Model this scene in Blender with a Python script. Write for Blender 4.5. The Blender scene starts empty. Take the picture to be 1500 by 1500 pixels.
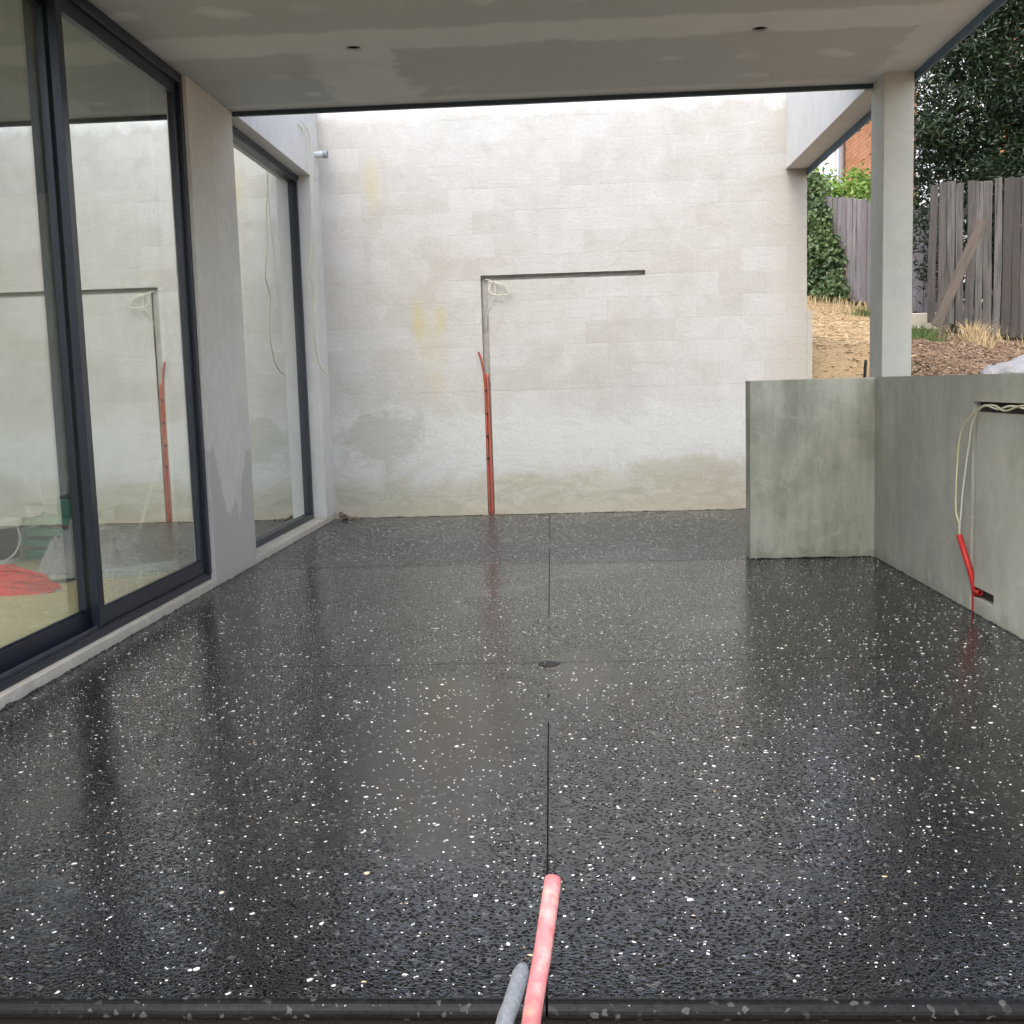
import bpy, bmesh, math, random
from mathutils import Vector, Matrix, noise as mnoise

random.seed(11)
S = bpy.context.scene
COL = S.collection
rad = math.radians

# ------------------------------------------------------------------ camera
CAM_H = 1.1696
R = Vector((0.99822292, 0.05170534, -0.02962359))
U = Vector((0.02353612, 0.11460776, 0.99313197))
F = Vector((-0.05474532, 0.99206432, -0.11318715))
cd = bpy.data.cameras.new('camera')
cam = bpy.data.objects.new('camera', cd)
COL.objects.link(cam)
cam.matrix_world = Matrix(((R.x, U.x, -F.x, 0), (R.y, U.y, -F.y, 0), (R.z, U.z, -F.z, CAM_H), (0, 0, 0, 1)))
cd.sensor_fit = 'HORIZONTAL'
cd.angle = 2 * math.atan(750 / 1600)
cd.clip_start = 0.05
cd.clip_end = 2000
S.camera = cam

# ------------------------------------------------------------------ light
SUN_EL, SUN_AZ = rad(58), math.atan2(-0.25, -0.85)     # azimuth from +Y towards +X
w = bpy.data.worlds.new('World')
S.world = w
w.use_nodes = True
wn, wl = w.node_tree.nodes, w.node_tree.links
sky = wn.new('ShaderNodeTexSky')
sky.sky_type = 'NISHITA'
sky.sun_disc = False
sky.sun_elevation = SUN_EL
sky.sun_rotation = SUN_AZ
sky.air_density = 1.0
sky.dust_density = 2.5
sky.ozone_density = 1.0
hs = wn.new('ShaderNodeHueSaturation')
hs.inputs['Saturation'].default_value = 0.60
wl.new(sky.outputs[0], hs.inputs['Color'])
wl.new(hs.outputs[0], wn['Background'].inputs['Color'])
wn['Background'].inputs['Strength'].default_value = 0.15
sd = bpy.data.lights.new('sun', 'SUN')
sd.energy = 0.5
sd.angle = rad(25)
sd.color = (1.0, 0.96, 0.91)
so = bpy.data.objects.new('sun', sd)
COL.objects.link(so)
sdir = Vector((math.sin(SUN_AZ) * math.cos(SUN_EL), math.cos(SUN_AZ) * math.cos(SUN_EL), math.sin(SUN_EL)))
so.rotation_euler = sdir.to_track_quat('Z', 'Y').to_euler()
so.location = (0, 0, 20)
vs = S.view_settings
vs.view_transform = 'Standard'
vs.look = 'None'
vs.gamma = 1
vs.exposure = 1.72
S.render.engine = 'CYCLES'
S.cycles.use_denoising = True
S.cycles.max_bounces = 7
S.cycles.diffuse_bounces = 4
S.cycles.glossy_bounces = 4
S.cycles.use_adaptive_sampling = True
S.cycles.adaptive_threshold = 0.05
S.cycles.transparent_max_bounces = 16
S.cycles.sample_clamp_indirect = 8

# ------------------------------------------------------------------ node helpers
class NT:
    def __init__(s, name):
        s.m = bpy.data.materials.new(name)
        s.m.use_nodes = True
        s.t = s.m.node_tree
        s.b = s.t.nodes['Principled BSDF']
        g = s.n('ShaderNodeNewGeometry')
        s.pos = g.outputs['Position']
    def n(s, k):
        return s.t.nodes.new(k)
    def link(s, a, b):
        if isinstance(a, (int, float)):
            b.default_value = a
        elif isinstance(a, tuple):
            b.default_value = a if len(a) == 4 or b.type == 'VECTOR' else (*a, 1)
        else:
            s.t.links.new(a, b)
    def math(s, op, a, b=0.0, c=None, clamp=False):
        x = s.n('ShaderNodeMath')
        x.operation = op
        x.use_clamp = clamp
        s.link(a, x.inputs[0])
        s.link(b, x.inputs[1])
        if c is not None:
            s.link(c, x.inputs[2])
        return x.outputs[0]
    def scale(s, vec, v):
        x = s.n('ShaderNodeVectorMath')
        x.operation = 'MULTIPLY'
        s.link(vec, x.inputs[0])
        x.inputs[1].default_value = v
        return x.outputs[0]
    def noise(s, scale, detail=4, rough=0.55, vec=None, dist=0.0):
        x = s.n('ShaderNodeTexNoise')
        s.link(vec if vec is not None else s.pos, x.inputs['Vector'])
        x.inputs['Scale'].default_value = scale
        x.inputs['Detail'].default_value = detail
        x.inputs['Roughness'].default_value = rough
        x.inputs['Distortion'].default_value = dist
        return x.outputs['Fac']
    def vor(s, scale, vec=None, out='Distance', feature='F1', smooth=None):
        x = s.n('ShaderNodeTexVoronoi')
        x.feature = feature
        s.link(vec if vec is not None else s.pos, x.inputs['Vector'])
        x.inputs['Scale'].default_value = scale
        if smooth is not None:
            x.inputs['Smoothness'].default_value = smooth
        return x.outputs[out]
    def step(s, v, lo, hi):
        x = s.n('ShaderNodeMapRange')
        x.interpolation_type = 'SMOOTHSTEP'
        s.link(v, x.inputs[0])
        x.inputs[1].default_value = lo
        x.inputs[2].default_value = hi
        return x.outputs[0]
    def mix(s, f, a, b, mode='MIX'):
        x = s.n('ShaderNodeMix')
        x.data_type = 'RGBA'
        x.blend_type = mode
        s.link(f, x.inputs[0])
        s.link(a, x.inputs[6])
        s.link(b, x.inputs[7])
        return x.outputs[2]
    def xyz(s):
        x = s.n('ShaderNodeSeparateXYZ')
        s.link(s.pos, x.inputs[0])
        return x.outputs
    def bump(s, h, dist=0.002, strength=1.0, normal=None):
        x = s.n('ShaderNodeBump')
        x.inputs['Strength'].default_value = strength
        x.inputs['Distance'].default_value = dist
        s.link(h, x.inputs['Height'])
        if normal is not None:
            s.link(normal, x.inputs['Normal'])
        return x.outputs[0]
    def out(s, color=None, rough=None, normal=None, spec=None, metal=None):
        i = s.b.inputs
        if color is not None: s.link(color, i['Base Color'])
        if rough is not None: s.link(rough, i['Roughness'])
        if normal is not None: s.link(normal, i['Normal'])
        if spec is not None: s.link(spec, i['Specular IOR Level'])
        if metal is not None: s.link(metal, i['Metallic'])
        return s.m

def simple(name, c, rough=0.6, var=0.15, scale=8, bump=0.0, spec=0.4, metal=0.0):
    t = NT(name)
    f = t.noise(scale, 5, 0.6)
    a = tuple(min(1, v * (1 + var)) for v in c)
    b = tuple(v * (1 - var) for v in c)
    nrm = t.bump(t.noise(scale * 6, 4), bump) if bump else None
    return t.out(t.mix(f, b, a), rough, nrm, spec, metal)

def cement(name, light, dark, warm=None, streak=1.0, bumpd=0.0015, damp=None):
    t = NT(name)
    big = t.noise(1.6, 5, 0.6, dist=0.4)
    st = t.noise(1.0, 5, 0.65, vec=t.scale(t.pos, (9, 9, 1.3)))
    fine = t.noise(55, 3, 0.6)
    f = t.math('ADD', t.math('MULTIPLY', big, 0.6), t.math('MULTIPLY', st, 0.4 * streak))
    c = t.mix(t.step(f, 0.3, 0.68), dark, light)
    if warm:
        c = t.mix(t.math('MULTIPLY', t.step(t.noise(2.3, 3, vec=t.scale(t.pos, (1, 1, .8))), 0.5, 0.75), 0.5), c, warm)
    mot = t.noise(6.5, 6, .7, dist=1.0)
    c = t.mix(t.math('MULTIPLY', t.step(mot, .50, .68), .35), c, tuple(min(1, v * 1.15) for v in light))
    c = t.mix(t.math('MULTIPLY', t.step(mot, .46, .30), .35), c, tuple(v * .85 for v in dark))
    x, y, z = t.xyz()
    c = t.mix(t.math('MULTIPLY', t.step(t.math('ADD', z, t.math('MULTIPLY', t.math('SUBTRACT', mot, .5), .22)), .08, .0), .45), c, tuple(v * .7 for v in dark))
    c = t.mix(t.math('MULTIPLY', fine, 0.22), c, tuple(v * 0.72 for v in light))
    pin = t.step(t.vor(26), 0.05, 0.02)
    c = t.mix(t.math('MULTIPLY', t.math('MULTIPLY', pin, t.step(t.noise(3), .5, .62)), .45), c, tuple(v * .45 for v in dark))
    if damp:
        c = damp(t, c)
    h = t.math('ADD', t.math('ADD', t.math('MULTIPLY', st, 0.6), t.math('MULTIPLY', fine, 0.35)), t.math('MULTIPLY', mot, 1.2))
    return t.out(c, 0.82, t.bump(h, bumpd), 0.25)

# ------------------------------------------------------------------ back wall material
def back_wall_material(name, tone=1.0):
    t = NT(name)
    x, y, z = t.xyz()
    n1 = t.noise(1.1, 6, 0.62)
    n2 = t.noise(4.5, 5, 0.65, dist=0.6)
    n3 = t.noise(34, 2, 0.65)
    oi = t.n('ShaderNodeObjectInfo')
    c = t.mix(t.step(n1, .3, .7), (.565, .53, .475), (.615, .595, .56))
    c = t.mix(t.math('MULTIPLY', t.step(n2, .46, .72), .5), c, (.70, .685, .66))
    c = t.mix(t.math('MULTIPLY', t.step(n2, .46, .3), .4), c, (.47, .44, .39))
    c = t.mix(t.math('MULTIPLY', t.step(oi.outputs['Random'], .55, 1.0), .34), c, (.70, .69, .67))
    c = t.mix(t.math('MULTIPLY', t.step(oi.outputs['Random'], .4, 0.0), .26), c, (.50, .47, .42))
    def ell(cx, cz, rx, rz, k=.5, soft=.5):
        a = t.math('DIVIDE', t.math('SUBTRACT', x, cx), rx)
        b = t.math('DIVIDE', t.math('SUBTRACT', z, cz), rz)
        d = t.math('SQRT', t.math('ADD', t.math('MULTIPLY', a, a), t.math('MULTIPLY', b, b)))
        d = t.math('ADD', d, t.math('MULTIPLY', t.math('SUBTRACT', n2, .5), 2.2 * k))
        return t.step(d, 1.0 + soft, 1.0 - soft)
    # skimmed bands low on the wall
    zz = t.math('ADD', z, t.math('MULTIPLY', t.math('SUBTRACT', t.noise(1.9, 6, .68, dist=.9), .5), 0.95))
    wob = t.noise(3.2, 6, .7, vec=t.scale(t.pos, (.8, 1, 2.4)), dist=1.2)
    white = t.math('MULTIPLY', t.step(zz, 1.06, .84), t.step(zz, .25, .55))
    c = t.mix(t.math('MULTIPLY', white, t.step(wob, .25, .5)), c, (.67, .67, .635))
    c = t.mix(t.math('MULTIPLY', t.math('MULTIPLY', white, .6), t.step(wob, .52, .68)), c, (.56, .56, .50))
    low = t.step(zz, .5, .22)
    c = t.mix(t.math('MULTIPLY', low, .85), c, t.mix(t.step(wob, .35, .65), (.46, .43, .32), (.60, .57, .46)))
    c = t.mix(t.math('MULTIPLY', t.step(z, .16, .0), .5), c, (.60, .52, .38))
    c = t.mix(t.math('MULTIPLY', ell(-1.72, .74, .36, .26, 1.3, .35), .55), c, (.43, .425, .355))
    c = t.mix(t.math('MULTIPLY', ell(1.05, .38, .55, .14, .9, .3), .6), c, (.47, .44, .34))
    c = t.mix(t.math('MULTIPLY', ell(.35, 1.15, .4, .3, .8, .4), .3), c, (.50, .47, .44))
    for (cx, cz, rx, rz, k) in ((-1.36, 1.80, .055, .17, .6), (-1.15, 1.80, .045, .13, .55), (-1.25, 1.55, .12, .3, .25),
                                (-1.73, 3.02, .06, .20, .45), (-1.2, 1.2, .05, .12, .3)):
        c = t.mix(t.math('MULTIPLY', ell(cx, cz, rx, rz, .35, .6), k), c, (.60, .52, .27))
    # right-hand end is browner and smoother
    c = t.mix(t.math('MULTIPLY', t.step(t.math('ADD', x, t.math('MULTIPLY', n2, .4)), 1.85, 2.35), .55), c, (.50, .44, .34))
    # whiter band with a ragged lower edge along the top
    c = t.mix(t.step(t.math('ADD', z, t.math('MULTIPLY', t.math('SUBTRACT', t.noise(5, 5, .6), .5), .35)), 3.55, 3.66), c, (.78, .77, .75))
    c = t.mix(t.math('MULTIPLY', t.step(n3, .45, .75), .18), c, (.40, .38, .34))
    c = t.mix(t.math('MULTIPLY', t.step(t.noise(80, 2), .55, .8), .3), c, (.78, .77, .74))
    pit = t.math('MULTIPLY', t.step(t.vor(9), .045, .02), t.step(t.noise(1.4, 2), .52, .6))
    c = t.mix(t.math('MULTIPLY', pit, .8), c, (.2, .19, .17))
    tone *= .82
    c = t.mix(1.0, c, (tone * .995, tone, tone * 1.0), 'MULTIPLY')
    h = t.math('ADD', t.math('MULTIPLY', n3, .7), t.math('MULTIPLY', wob, .9))
    return t.out(c, .88, t.bump(h, .004), .2)

M = {}
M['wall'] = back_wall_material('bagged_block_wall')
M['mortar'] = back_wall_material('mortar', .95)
M['chase'] = simple('chased_block', (.42, .40, .36), .95, .3, 18, .006, .1)
M['chase_dark'] = simple('dark_chase', (.07, .06, .05), .95, .4, 25, .006, .1)
M['render_green'] = cement('green_grey_render', (.58, .555, .445), (.27, .265, .195), (.58, .53, .40), 1.0, .003)
M['render_right'] = cement('grey_render', (.56, .54, .455), (.38, .37, .30), (.56, .52, .41), .8)
M['render_post'] = cement('post_render', (.56, .55, .485), (.46, .455, .395), (.55, .52, .44), .8, .0008)
M['render_white'] = cement('pale_render', (.68, .66, .62), (.59, .575, .54), (.66, .63, .56), .8, .0008)
def pier_damp(t, c):
    x, y, z = t.xyz()
    k = t.math('MULTIPLY', t.math('SUBTRACT', t.noise(4.2, 5, .7, vec=t.scale(t.pos, (1, 1, .35))), .5), 1.9)
    # two tongues of damp rising at the arrises
    a = t.math('ABSOLUTE', t.math('SUBTRACT', y, 6.98))
    top = t.math('ADD', t.math('MULTIPLY', t.step(a, .12, .36), .42), .44)
    f = t.step(t.math('SUBTRACT', t.math('ADD', z, t.math('MULTIPLY', k, .45)), top), .025, -.025)
    return t.mix(t.math('MULTIPLY', f, .75), c, (.42, .395, .35))
M['render_pier'] = cement('pier_render', (.66, .625, .56), (.56, .53, .47), (.66, .60, .49), .8, .0008, pier_damp)
M['kerb'] = cement('kerb_concrete', (.68, .62, .52), (.52, .47, .39), (.68, .58, .43), .3, .002)

def floor_material():
    t = NT('wet_exposed_aggregate')
    x, y, z = t.xyz()
    wv = t.n('ShaderNodeVectorMath'); wv.operation = 'ADD'
    nn = t.n('ShaderNodeTexNoise'); nn.inputs['Scale'].default_value = 60; nn.inputs['Detail'].default_value = 2
    t.link(t.pos, nn.inputs['Vector'])
    sc = t.n('ShaderNodeVectorMath'); sc.operation = 'SCALE'; sc.inputs[3].default_value = .012
    t.link(nn.outputs['Color'], sc.inputs[0])
    t.link(t.pos, wv.inputs[0]); t.link(sc.outputs[0], wv.inputs[1])
    vec = wv.outputs[0]
    v1 = t.vor(92, vec)
    v2 = t.vor(190, vec)
    rnd = t.vor(92, vec, 'Color')
    lum = t.n('ShaderNodeSeparateColor'); t.link(rnd, lum.inputs[0])
    # standing film of sealer: a pool left of the centre joint plus scattered patches
    n = t.noise(1.1, 5, .6, dist=.6)
    n7 = t.noise(7, 4, .65)
    def pool(cx, cy, rx, ry):
        a = t.math('DIVIDE', t.math('SUBTRACT', x, cx), rx)
        b = t.math('DIVIDE', t.math('SUBTRACT', y, cy), ry)
        d = t.math('SQRT', t.math('ADD', t.math('MULTIPLY', a, a), t.math('MULTIPLY', b, b)))
        d = t.math('ADD', d, t.math('MULTIPLY', t.math('SUBTRACT', n, .5), 2.4))
        d = t.math('ADD', d, t.math('MULTIPLY', t.math('SUBTRACT', n7, .5), 1.1))
        return t.step(d, 1.35, .55)
    wet = t.math('MAXIMUM', pool(-.46, 3.45, .34, .85), pool(.03, 4.25, .16, .35))
    wet = t.math('MAXIMUM', wet, t.math('MULTIPLY', t.step(t.math('ADD', n, t.math('MULTIPLY', n7, .25)), .66, .82), .8))
    far = t.step(t.math('ADD', y, t.math('MULTIPLY', t.math('SUBTRACT', n, .5), .5)), 7.05, 7.3)
    nose = t.step(y, 1.990, 1.975)
    c = t.mix(lum.outputs[0], (.0025, .0025, .003), (.011, .0108, .011))
    c = t.mix(t.step(v1, .25, .6), c, (.007, .0068, .0068))
    c = t.mix(t.math('MULTIPLY', t.step(lum.outputs[1], .93, .97), .6), c, (.10, .095, .09))
    c = t.mix(t.math('MULTIPLY', t.step(t.noise(.9, 4), .5, .75), .4), c, (.013, .0115, .0105))
    c = t.mix(t.math('MULTIPLY', far, .4), c, (.045, .044, .045))
    stone = t.math('MULTIPLY', t.step(t.vor(62, vec), .40, .28), t.step(t.vor(62, vec, 'Color'), .58, .62))
    c = t.mix(t.math('MULTIPLY', t.math('MULTIPLY', stone, far), .8), c, (.33, .32, .31))
    # dark open pits between the stones
    dots = t.math('MULTIPLY', t.step(v1, .52, .34), t.step(lum.outputs[2], .34, .40))
    dots = t.math('MULTIPLY', dots, t.math('SUBTRACT', 1.0, t.math('MULTIPLY', wet, .8)))
    dots = t.math('MULTIPLY', dots, t.math('SUBTRACT', 1.0, t.math('MULTIPLY', nose, .85)))
    # slurry stain along the cross joints
    def stain(y0, w):
        d = t.math('ABSOLUTE', t.math('SUBTRACT', t.math('ADD', y, t.math('MULTIPLY', t.math('SUBTRACT', t.noise(9, 3), .5), .03)), y0))
        return t.step(d, w, w * .3)
    st = t.math('MAXIMUM', stain(4.557, .022), t.math('MULTIPLY', stain(7.2, .035), .7))
    dark = t.math('MAXIMUM', dots, t.math('MULTIPLY', st, .6))
    c = t.mix(dark, c, (.0035, .0035, .004))
    h = t.math('ADD', t.math('MULTIPLY', v1, -.45), t.math('MULTIPLY', v2, -.18))
    h = t.math('SUBTRACT', h, t.math('MULTIPLY', dots, 1.1))
    h = t.math('MULTIPLY', h, t.math('SUBTRACT', 1.0, t.math('MULTIPLY', wet, .75)))
    h = t.math('MULTIPLY', h, t.math('SUBTRACT', 1.0, t.math('MULTIPLY', nose, .5)))
    ro = t.math('ADD', .07, t.math('MULTIPLY', far, .22))
    ro = t.math('ADD', ro, t.math('MULTIPLY', nose, .35))
    spec = t.math('SUBTRACT', .78, t.math('MULTIPLY', dark, .74))
    spec = t.math('MULTIPLY', spec, t.math('SUBTRACT', 1.0, t.math('MULTIPLY', nose, .82)))
    return t.out(c, ro, t.bump(h, .0013), spec)
M['floor'] = floor_material()
def chip_material():
    t = NT('white_stone')
    c = t.mix(t.step(t.noise(45, 1), .45, .60), (.72, .71, .68), (.34, .335, .325))
    c = t.mix(t.step(t.noise(31, 1), .64, .70), c, (.62, .46, .27))
    return t.out(c, .25, None, .5)
M['chip'] = chip_material()
M['slab_face'] = simple('soil_stained_edge', (.012, .009, .0075), .8, .4, 20, .006)
M['aluminium'] = simple('dark_powdercoat', (.009, .0135, .024), .38, .2, 30, 0, .5)
M['alu_rail'] = simple('bare_aluminium_rail', (.55, .56, .58), .3, .1, 30, 0, .5, .9)
M['trim'] = simple('dark_teal_trim', (.035, .055, .065), .5, .25, 12, 0, .4)
M['membrane'] = simple('blue_membrane', (.055, .12, .19), .45, .25, 9, .003, .4)
def ceiling_material():
    t = NT('plasterboard')
    x, y, z = t.xyz()
    k = t.math('MULTIPLY', t.math('SUBTRACT', t.noise(2.6, 5, .65), .5), .26)
    yk = t.math('ADD', y, k); xk = t.math('ADD', x, t.math('MULTIPLY', k, 2.2))
    paper = t.mix(t.noise(2, 4), (.53, .54, .525), (.58, .59, .575))
    comp = t.mix(t.noise(5, 4), (.68, .69, .67), (.76, .765, .745))
    def band(v, a, b, s=.035):
        return t.math('MULTIPLY', t.step(v, a - s, a + s), t.step(v, b + s, b - s))
    f = band(yk, 5.92, 6.26)
    far = t.step(y, 6.1, 6.2)
    f = t.math('MAXIMUM', f, t.math('MULTIPLY', band(xk, -1.42, -.92, .05), far))
    f = t.math('MAXIMUM', f, t.math('MULTIPLY', band(xk, 1.95, 2.4, .03), .8))
    f = t.math('MAXIMUM', f, t.math('MULTIPLY', band(yk, 7.28, 7.6, .04), .6))
    f = t.math('MAXIMUM', f, band(yk, 4.72, 5.06))
    f = t.math('MAXIMUM', f, band(yk, 3.52, 3.86))
    # filled screw heads: staggered oval dabs
    def dabs(y0, dx, ox, ry):
        fx = t.math('SUBTRACT', t.math('FRACT', t.math('DIVIDE', t.math('ADD', xk, ox), dx)), .5)
        a = t.math('MULTIPLY', fx, dx / .085)
        b = t.math('DIVIDE', t.math('SUBTRACT', yk, y0), ry)
        d = t.math('ADD', t.math('MULTIPLY', a, a), t.math('MULTIPLY', b, b))
        return t.math('MULTIPLY', t.step(d, 1.5, .2), t.step(t.noise(1.15, 2), .40, .62))
    for y0, dx, ox, ry in ((5.56, .45, .12, .085), (6.70, .46, .04, .075), (7.1, .9, .2, .05), (5.25, .9, .4, .07), (4.4, .45, .3, .08)):
        f = t.math('MAXIMUM', f, dabs(y0, dx, ox, ry))
    c = t.mix(f, paper, comp)
    c = t.mix(t.math('MULTIPLY', t.step(t.noise(1.3, 5, .6), .5, .7), .3), c, (.44, .44, .42))
    return t.out(c, .85, t.bump(t.noise(70, 2), .0004), .25)
M['ceiling'] = ceiling_material()
M['cavity'] = simple('dark_cavity', (.012, .012, .012), .9)
M['roof'] = simple('roof_board', (.3, .3, .29), .8)

def glass_material():
    t = NT('reflective_glass')
    lw = t.n('ShaderNodeLayerWeight')
    lw.inputs['Blend'].default_value = .5
    f5 = t.math('POWER', lw.outputs['Facing'], 5.0)
    fr = t.math('ADD', .02, t.math('MULTIPLY', f5, .98))
    fac = t.math('SUBTRACT', 1.0, t.math('POWER', t.math('SUBTRACT', 1.0, fr), 7.5))
    tr = t.n('ShaderNodeBsdfTransparent'); tr.inputs[0].default_value = (.88, .92, .895, 1)
    gl = t.n('ShaderNodeBsdfGlossy'); gl.inputs[0].default_value = (.97, 1.0, .97, 1); gl.inputs['Roughness'].default_value = 0.0
    df = t.n('ShaderNodeBsdfDiffuse'); df.inputs[0].default_value = (.6, .6, .57, 1)
    mx = t.n('ShaderNodeMixShader'); t.link(fac, mx.inputs[0]); t.t.links.new(tr.outputs[0], mx.inputs[1]); t.t.links.new(gl.outputs[0], mx.inputs[2])
    dust = t.math('ADD', t.math('MULTIPLY', t.step(t.noise(2.5, 5, .7), .35, .8), .07),
                  t.math('MULTIPLY', t.math('MULTIPLY', t.step(t.vor(38), .12, .05), t.step(t.noise(1.3, 3), .54, .64)), .35))
    m2 = t.n('ShaderNodeMixShader'); t.link(dust, m2.inputs[0]); t.t.links.new(mx.outputs[0], m2.inputs[1]); t.t.links.new(df.outputs[0], m2.inputs[2])
    t.t.links.new(m2.outputs[0], t.t.nodes['Material Output'].inputs[0])
    return t.m
M['glass'] = glass_material()
M['orange'] = simple('orange_conduit', (.40, .10, .065), .5, .25, 30, 0, .4)
M['red'] = simple('red_conduit', (.48, .022, .018), .45, .2, 20, 0, .4)
M['black'] = simple('black_plastic', (.015, .015, .016), .5)
M['wire'] = simple('cream_cable', (.62, .60, .50), .5, .12, 20)
M['yellow_wire'] = simple('yellowed_cable', (.60, .56, .33), .5, .12, 20)
M['pvc'] = simple('pale_pvc', (.62, .63, .65), .4)
M['greycap'] = simple('grey_cap', (.30, .31, .33), .5)
def pink_pipe():
    t = NT('faded_pink_conduit')
    c = t.mix(t.step(t.noise(22, 3, .6), .4, .6), (.55, .17, .17), (.62, .30, .27))
    c = t.mix(t.math('MULTIPLY', t.step(t.noise(14, 3), .52, .66), .7), c, (.62, .40, .26))
    return t.out(c, .6, t.bump(t.noise(140, 3), .002), .35)
M['pink'] = pink_pipe()
M['greypipe'] = simple('grey_lagging', (.22, .23, .24), .85, .6, 190, .002, .2)
def timber(name, c1, c2, c3):
    t = NT(name)
    oi = t.n('ShaderNodeObjectInfo')
    tc = t.n('ShaderNodeTexCoord')
    ad = t.n('ShaderNodeVectorMath'); ad.operation = 'ADD'
    t.link(t.scale(tc.outputs['Object'], (60, 60, 2.2)), ad.inputs[0])
    cb = t.n('ShaderNodeCombineXYZ'); t.link(t.math('MULTIPLY', oi.outputs['Random'], 90), cb.inputs[0]); t.link(t.math('MULTIPLY', oi.outputs['Random'], 40), cb.inputs[2])
    t.link(cb.outputs[0], ad.inputs[1])
    g = t.noise(1.0, 5, .7, vec=ad.outputs[0], dist=.5)
    c = t.mix(t.step(g, .3, .7), c1, c2)
    c = t.mix(t.math('MULTIPLY', t.math('POWER', oi.outputs['Random'], 1.5), .85), c, c3)
    c = t.mix(t.math('MULTIPLY', t.step(g, .58, .66), .5), c, tuple(v * .35 for v in c1))
    return t.out(c, .9, t.bump(g, .004), .15)
M['paling'] = timber('weathered_paling', (.05, .045, .040), (.19, .173, .155), (.06, .052, .045))
M['paling_pale'] = timber('silvered_paling', (.12, .105, .105), (.34, .315, .32), (.17, .15, .15))
M['plank'] = timber('split_plank', (.07, .055, .044), (.17, .14, .115), (.15, .12, .095))
def leafmat(name, a, b, c3, gloss=.35):
    t = NT(name)
    f = t.noise(2.2, 3, .6)
    c = t.mix(t.step(f, .35, .65), a, b)
    c = t.mix(t.step(t.noise(23, 1), .55, .7), c, c3)
    t.b.inputs['Subsurface Weight'].default_value = 0
    m = t.out(c, gloss, None, .5)
    tl = t.n('ShaderNodeBsdfTranslucent'); t.link(c, tl.inputs[0])
    ms = t.n('ShaderNodeMixShader'); ms.inputs[0].default_value = .25
    t.t.links.new(t.b.outputs[0], ms.inputs[1]); t.t.links.new(tl.outputs[0], ms.inputs[2])
    t.t.links.new(ms.outputs[0], t.t.nodes['Material Output'].inputs[0])
    return m
M['leaf_dark'] = leafmat('dark_tree_leaf', (.011, .025, .010), (.026, .05, .017), (.045, .075, .027), .3)
M['leaf_lime'] = leafmat('lime_shrub_leaf', (.16, .28, .05), (.24, .36, .07), (.30, .36, .10), .5)
M['leaf_ivy'] = leafmat('ivy_leaf', (.055, .11, .04), (.15, .22, .085), (.29, .32, .17), .45)
M['bark'] = simple('bark', (.075, .06, .048), .9, .4, 12, .01)
def soil():
    t = NT('dry_soil')
    x, y, z = t.xyz()
    k = t.math('SUBTRACT', x, t.math('MULTIPLY', y, .285))
    f = t.step(t.math('ADD', k, t.math('MULTIPLY', t.math('SUBTRACT', t.noise(2.5, 5), .5), .5)), -.1, .25)
    tan = t.mix(t.noise(9, 6, .75), (.27, .175, .09), (.48, .355, .205))
    brn = t.mix(t.noise(11, 6, .75), (.10, .07, .045), (.30, .225, .155))
    c = t.mix(f, tan, brn)
    c = t.mix(t.math('MULTIPLY', t.step(t.vor(26), .16, .05), .6), c, (.62, .5, .34))
    return t.out(c, .95, t.bump(t.noise(18, 6, .7), .03), .1)
M['soil'] = soil()
def litter(name, a, b):
    t = NT(name)
    return t.out(t.mix(t.step(t.noise(17, 2), .35, .65), a, b), .9, None, .1)
M['straw'] = litter('straw', (.36, .25, .13), (.58, .45, .28))
M['clod'] = litter('soil_clod', (.11, .07, .045), (.27, .185, .125))
M['drygrass'] = litter('dry_grass', (.42, .31, .17), (.55, .43, .24))
M['greengrass'] = litter('green_grass', (.07, .11, .035), (.14, .18, .07))
def brickmat():
    t = NT('orange_brick')
    x, y, z = t.xyz()
    cb = t.n('ShaderNodeCombineXYZ'); t.link(t.math('ADD', y, x), cb.inputs[0]); t.link(z, cb.inputs[1])
    b = t.n('ShaderNodeTexBrick')
    t.link(cb.outputs[0], b.inputs['Vector'])
    b.inputs['Color1'].default_value = (.50, .20, .09, 1); b.inputs['Color2'].default_value = (.62, .30, .15, 1)
    b.inputs['Mortar'].default_value = (.33, .22, .16, 1)
    b.inputs['Scale'].default_value = 1.0; b.inputs['Mortar Size'].default_value = .011
    b.inputs['Brick Width'].default_value = .24; b.inputs['Row Height'].default_value = .086
    return t.out(b.outputs['Color'], .9, t.bump(t.math('SUBTRACT', 1.0, b.outputs['Fac']), .008), .15)
M['brick'] = brickmat()
M['whitepaint'] = simple('white_paint', (.78, .78, .78), .6, .06)
M['tile'] = simple('roof_tile', (.24, .11, .07), .8, .3, 10, .01)
M['bag'] = simple('white_plastic_sack', (.28, .27, .275), .5, .2, 12, .01)
def plymat():
    t = NT('plywood')
    tc = t.scale(t.pos, (2, 22, 1))
    g = t.noise(1.4, 5, .65, vec=tc, dist=.8)
    c = t.mix(t.step(g, .3, .7), (.44, .36, .17), (.56, .48, .25))
    c = t.mix(t.math('MULTIPLY', t.step(t.noise(1.5, 4), .5, .7), .4), c, (.40, .35, .20))
    return t.out(c, .7, None, .3)
M['ply'] = plymat()
M['interior'] = simple('bare_plaster', (.55, .55, .51), .9, .1, 3)
M['interior_dark'] = simple('raw_framing', (.16, .15, .13), .9, .2, 3)
M['white_plastic'] = simple('white_plastic', (.78, .79, .78), .35, .05)
M['green_plastic'] = simple('green_plastic', (.03, .28, .17), .4, .15)
M['red_pile'] = simple('red_cord', (.80, .045, .025), .6, .2, 30)
M['sheet'] = simple('grey_dust_sheet', (.36, .345, .33), .9, .12, 6)
M['paleboard'] = simple('pale_blue_board', (.60, .68, .70), .6, .06)

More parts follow.
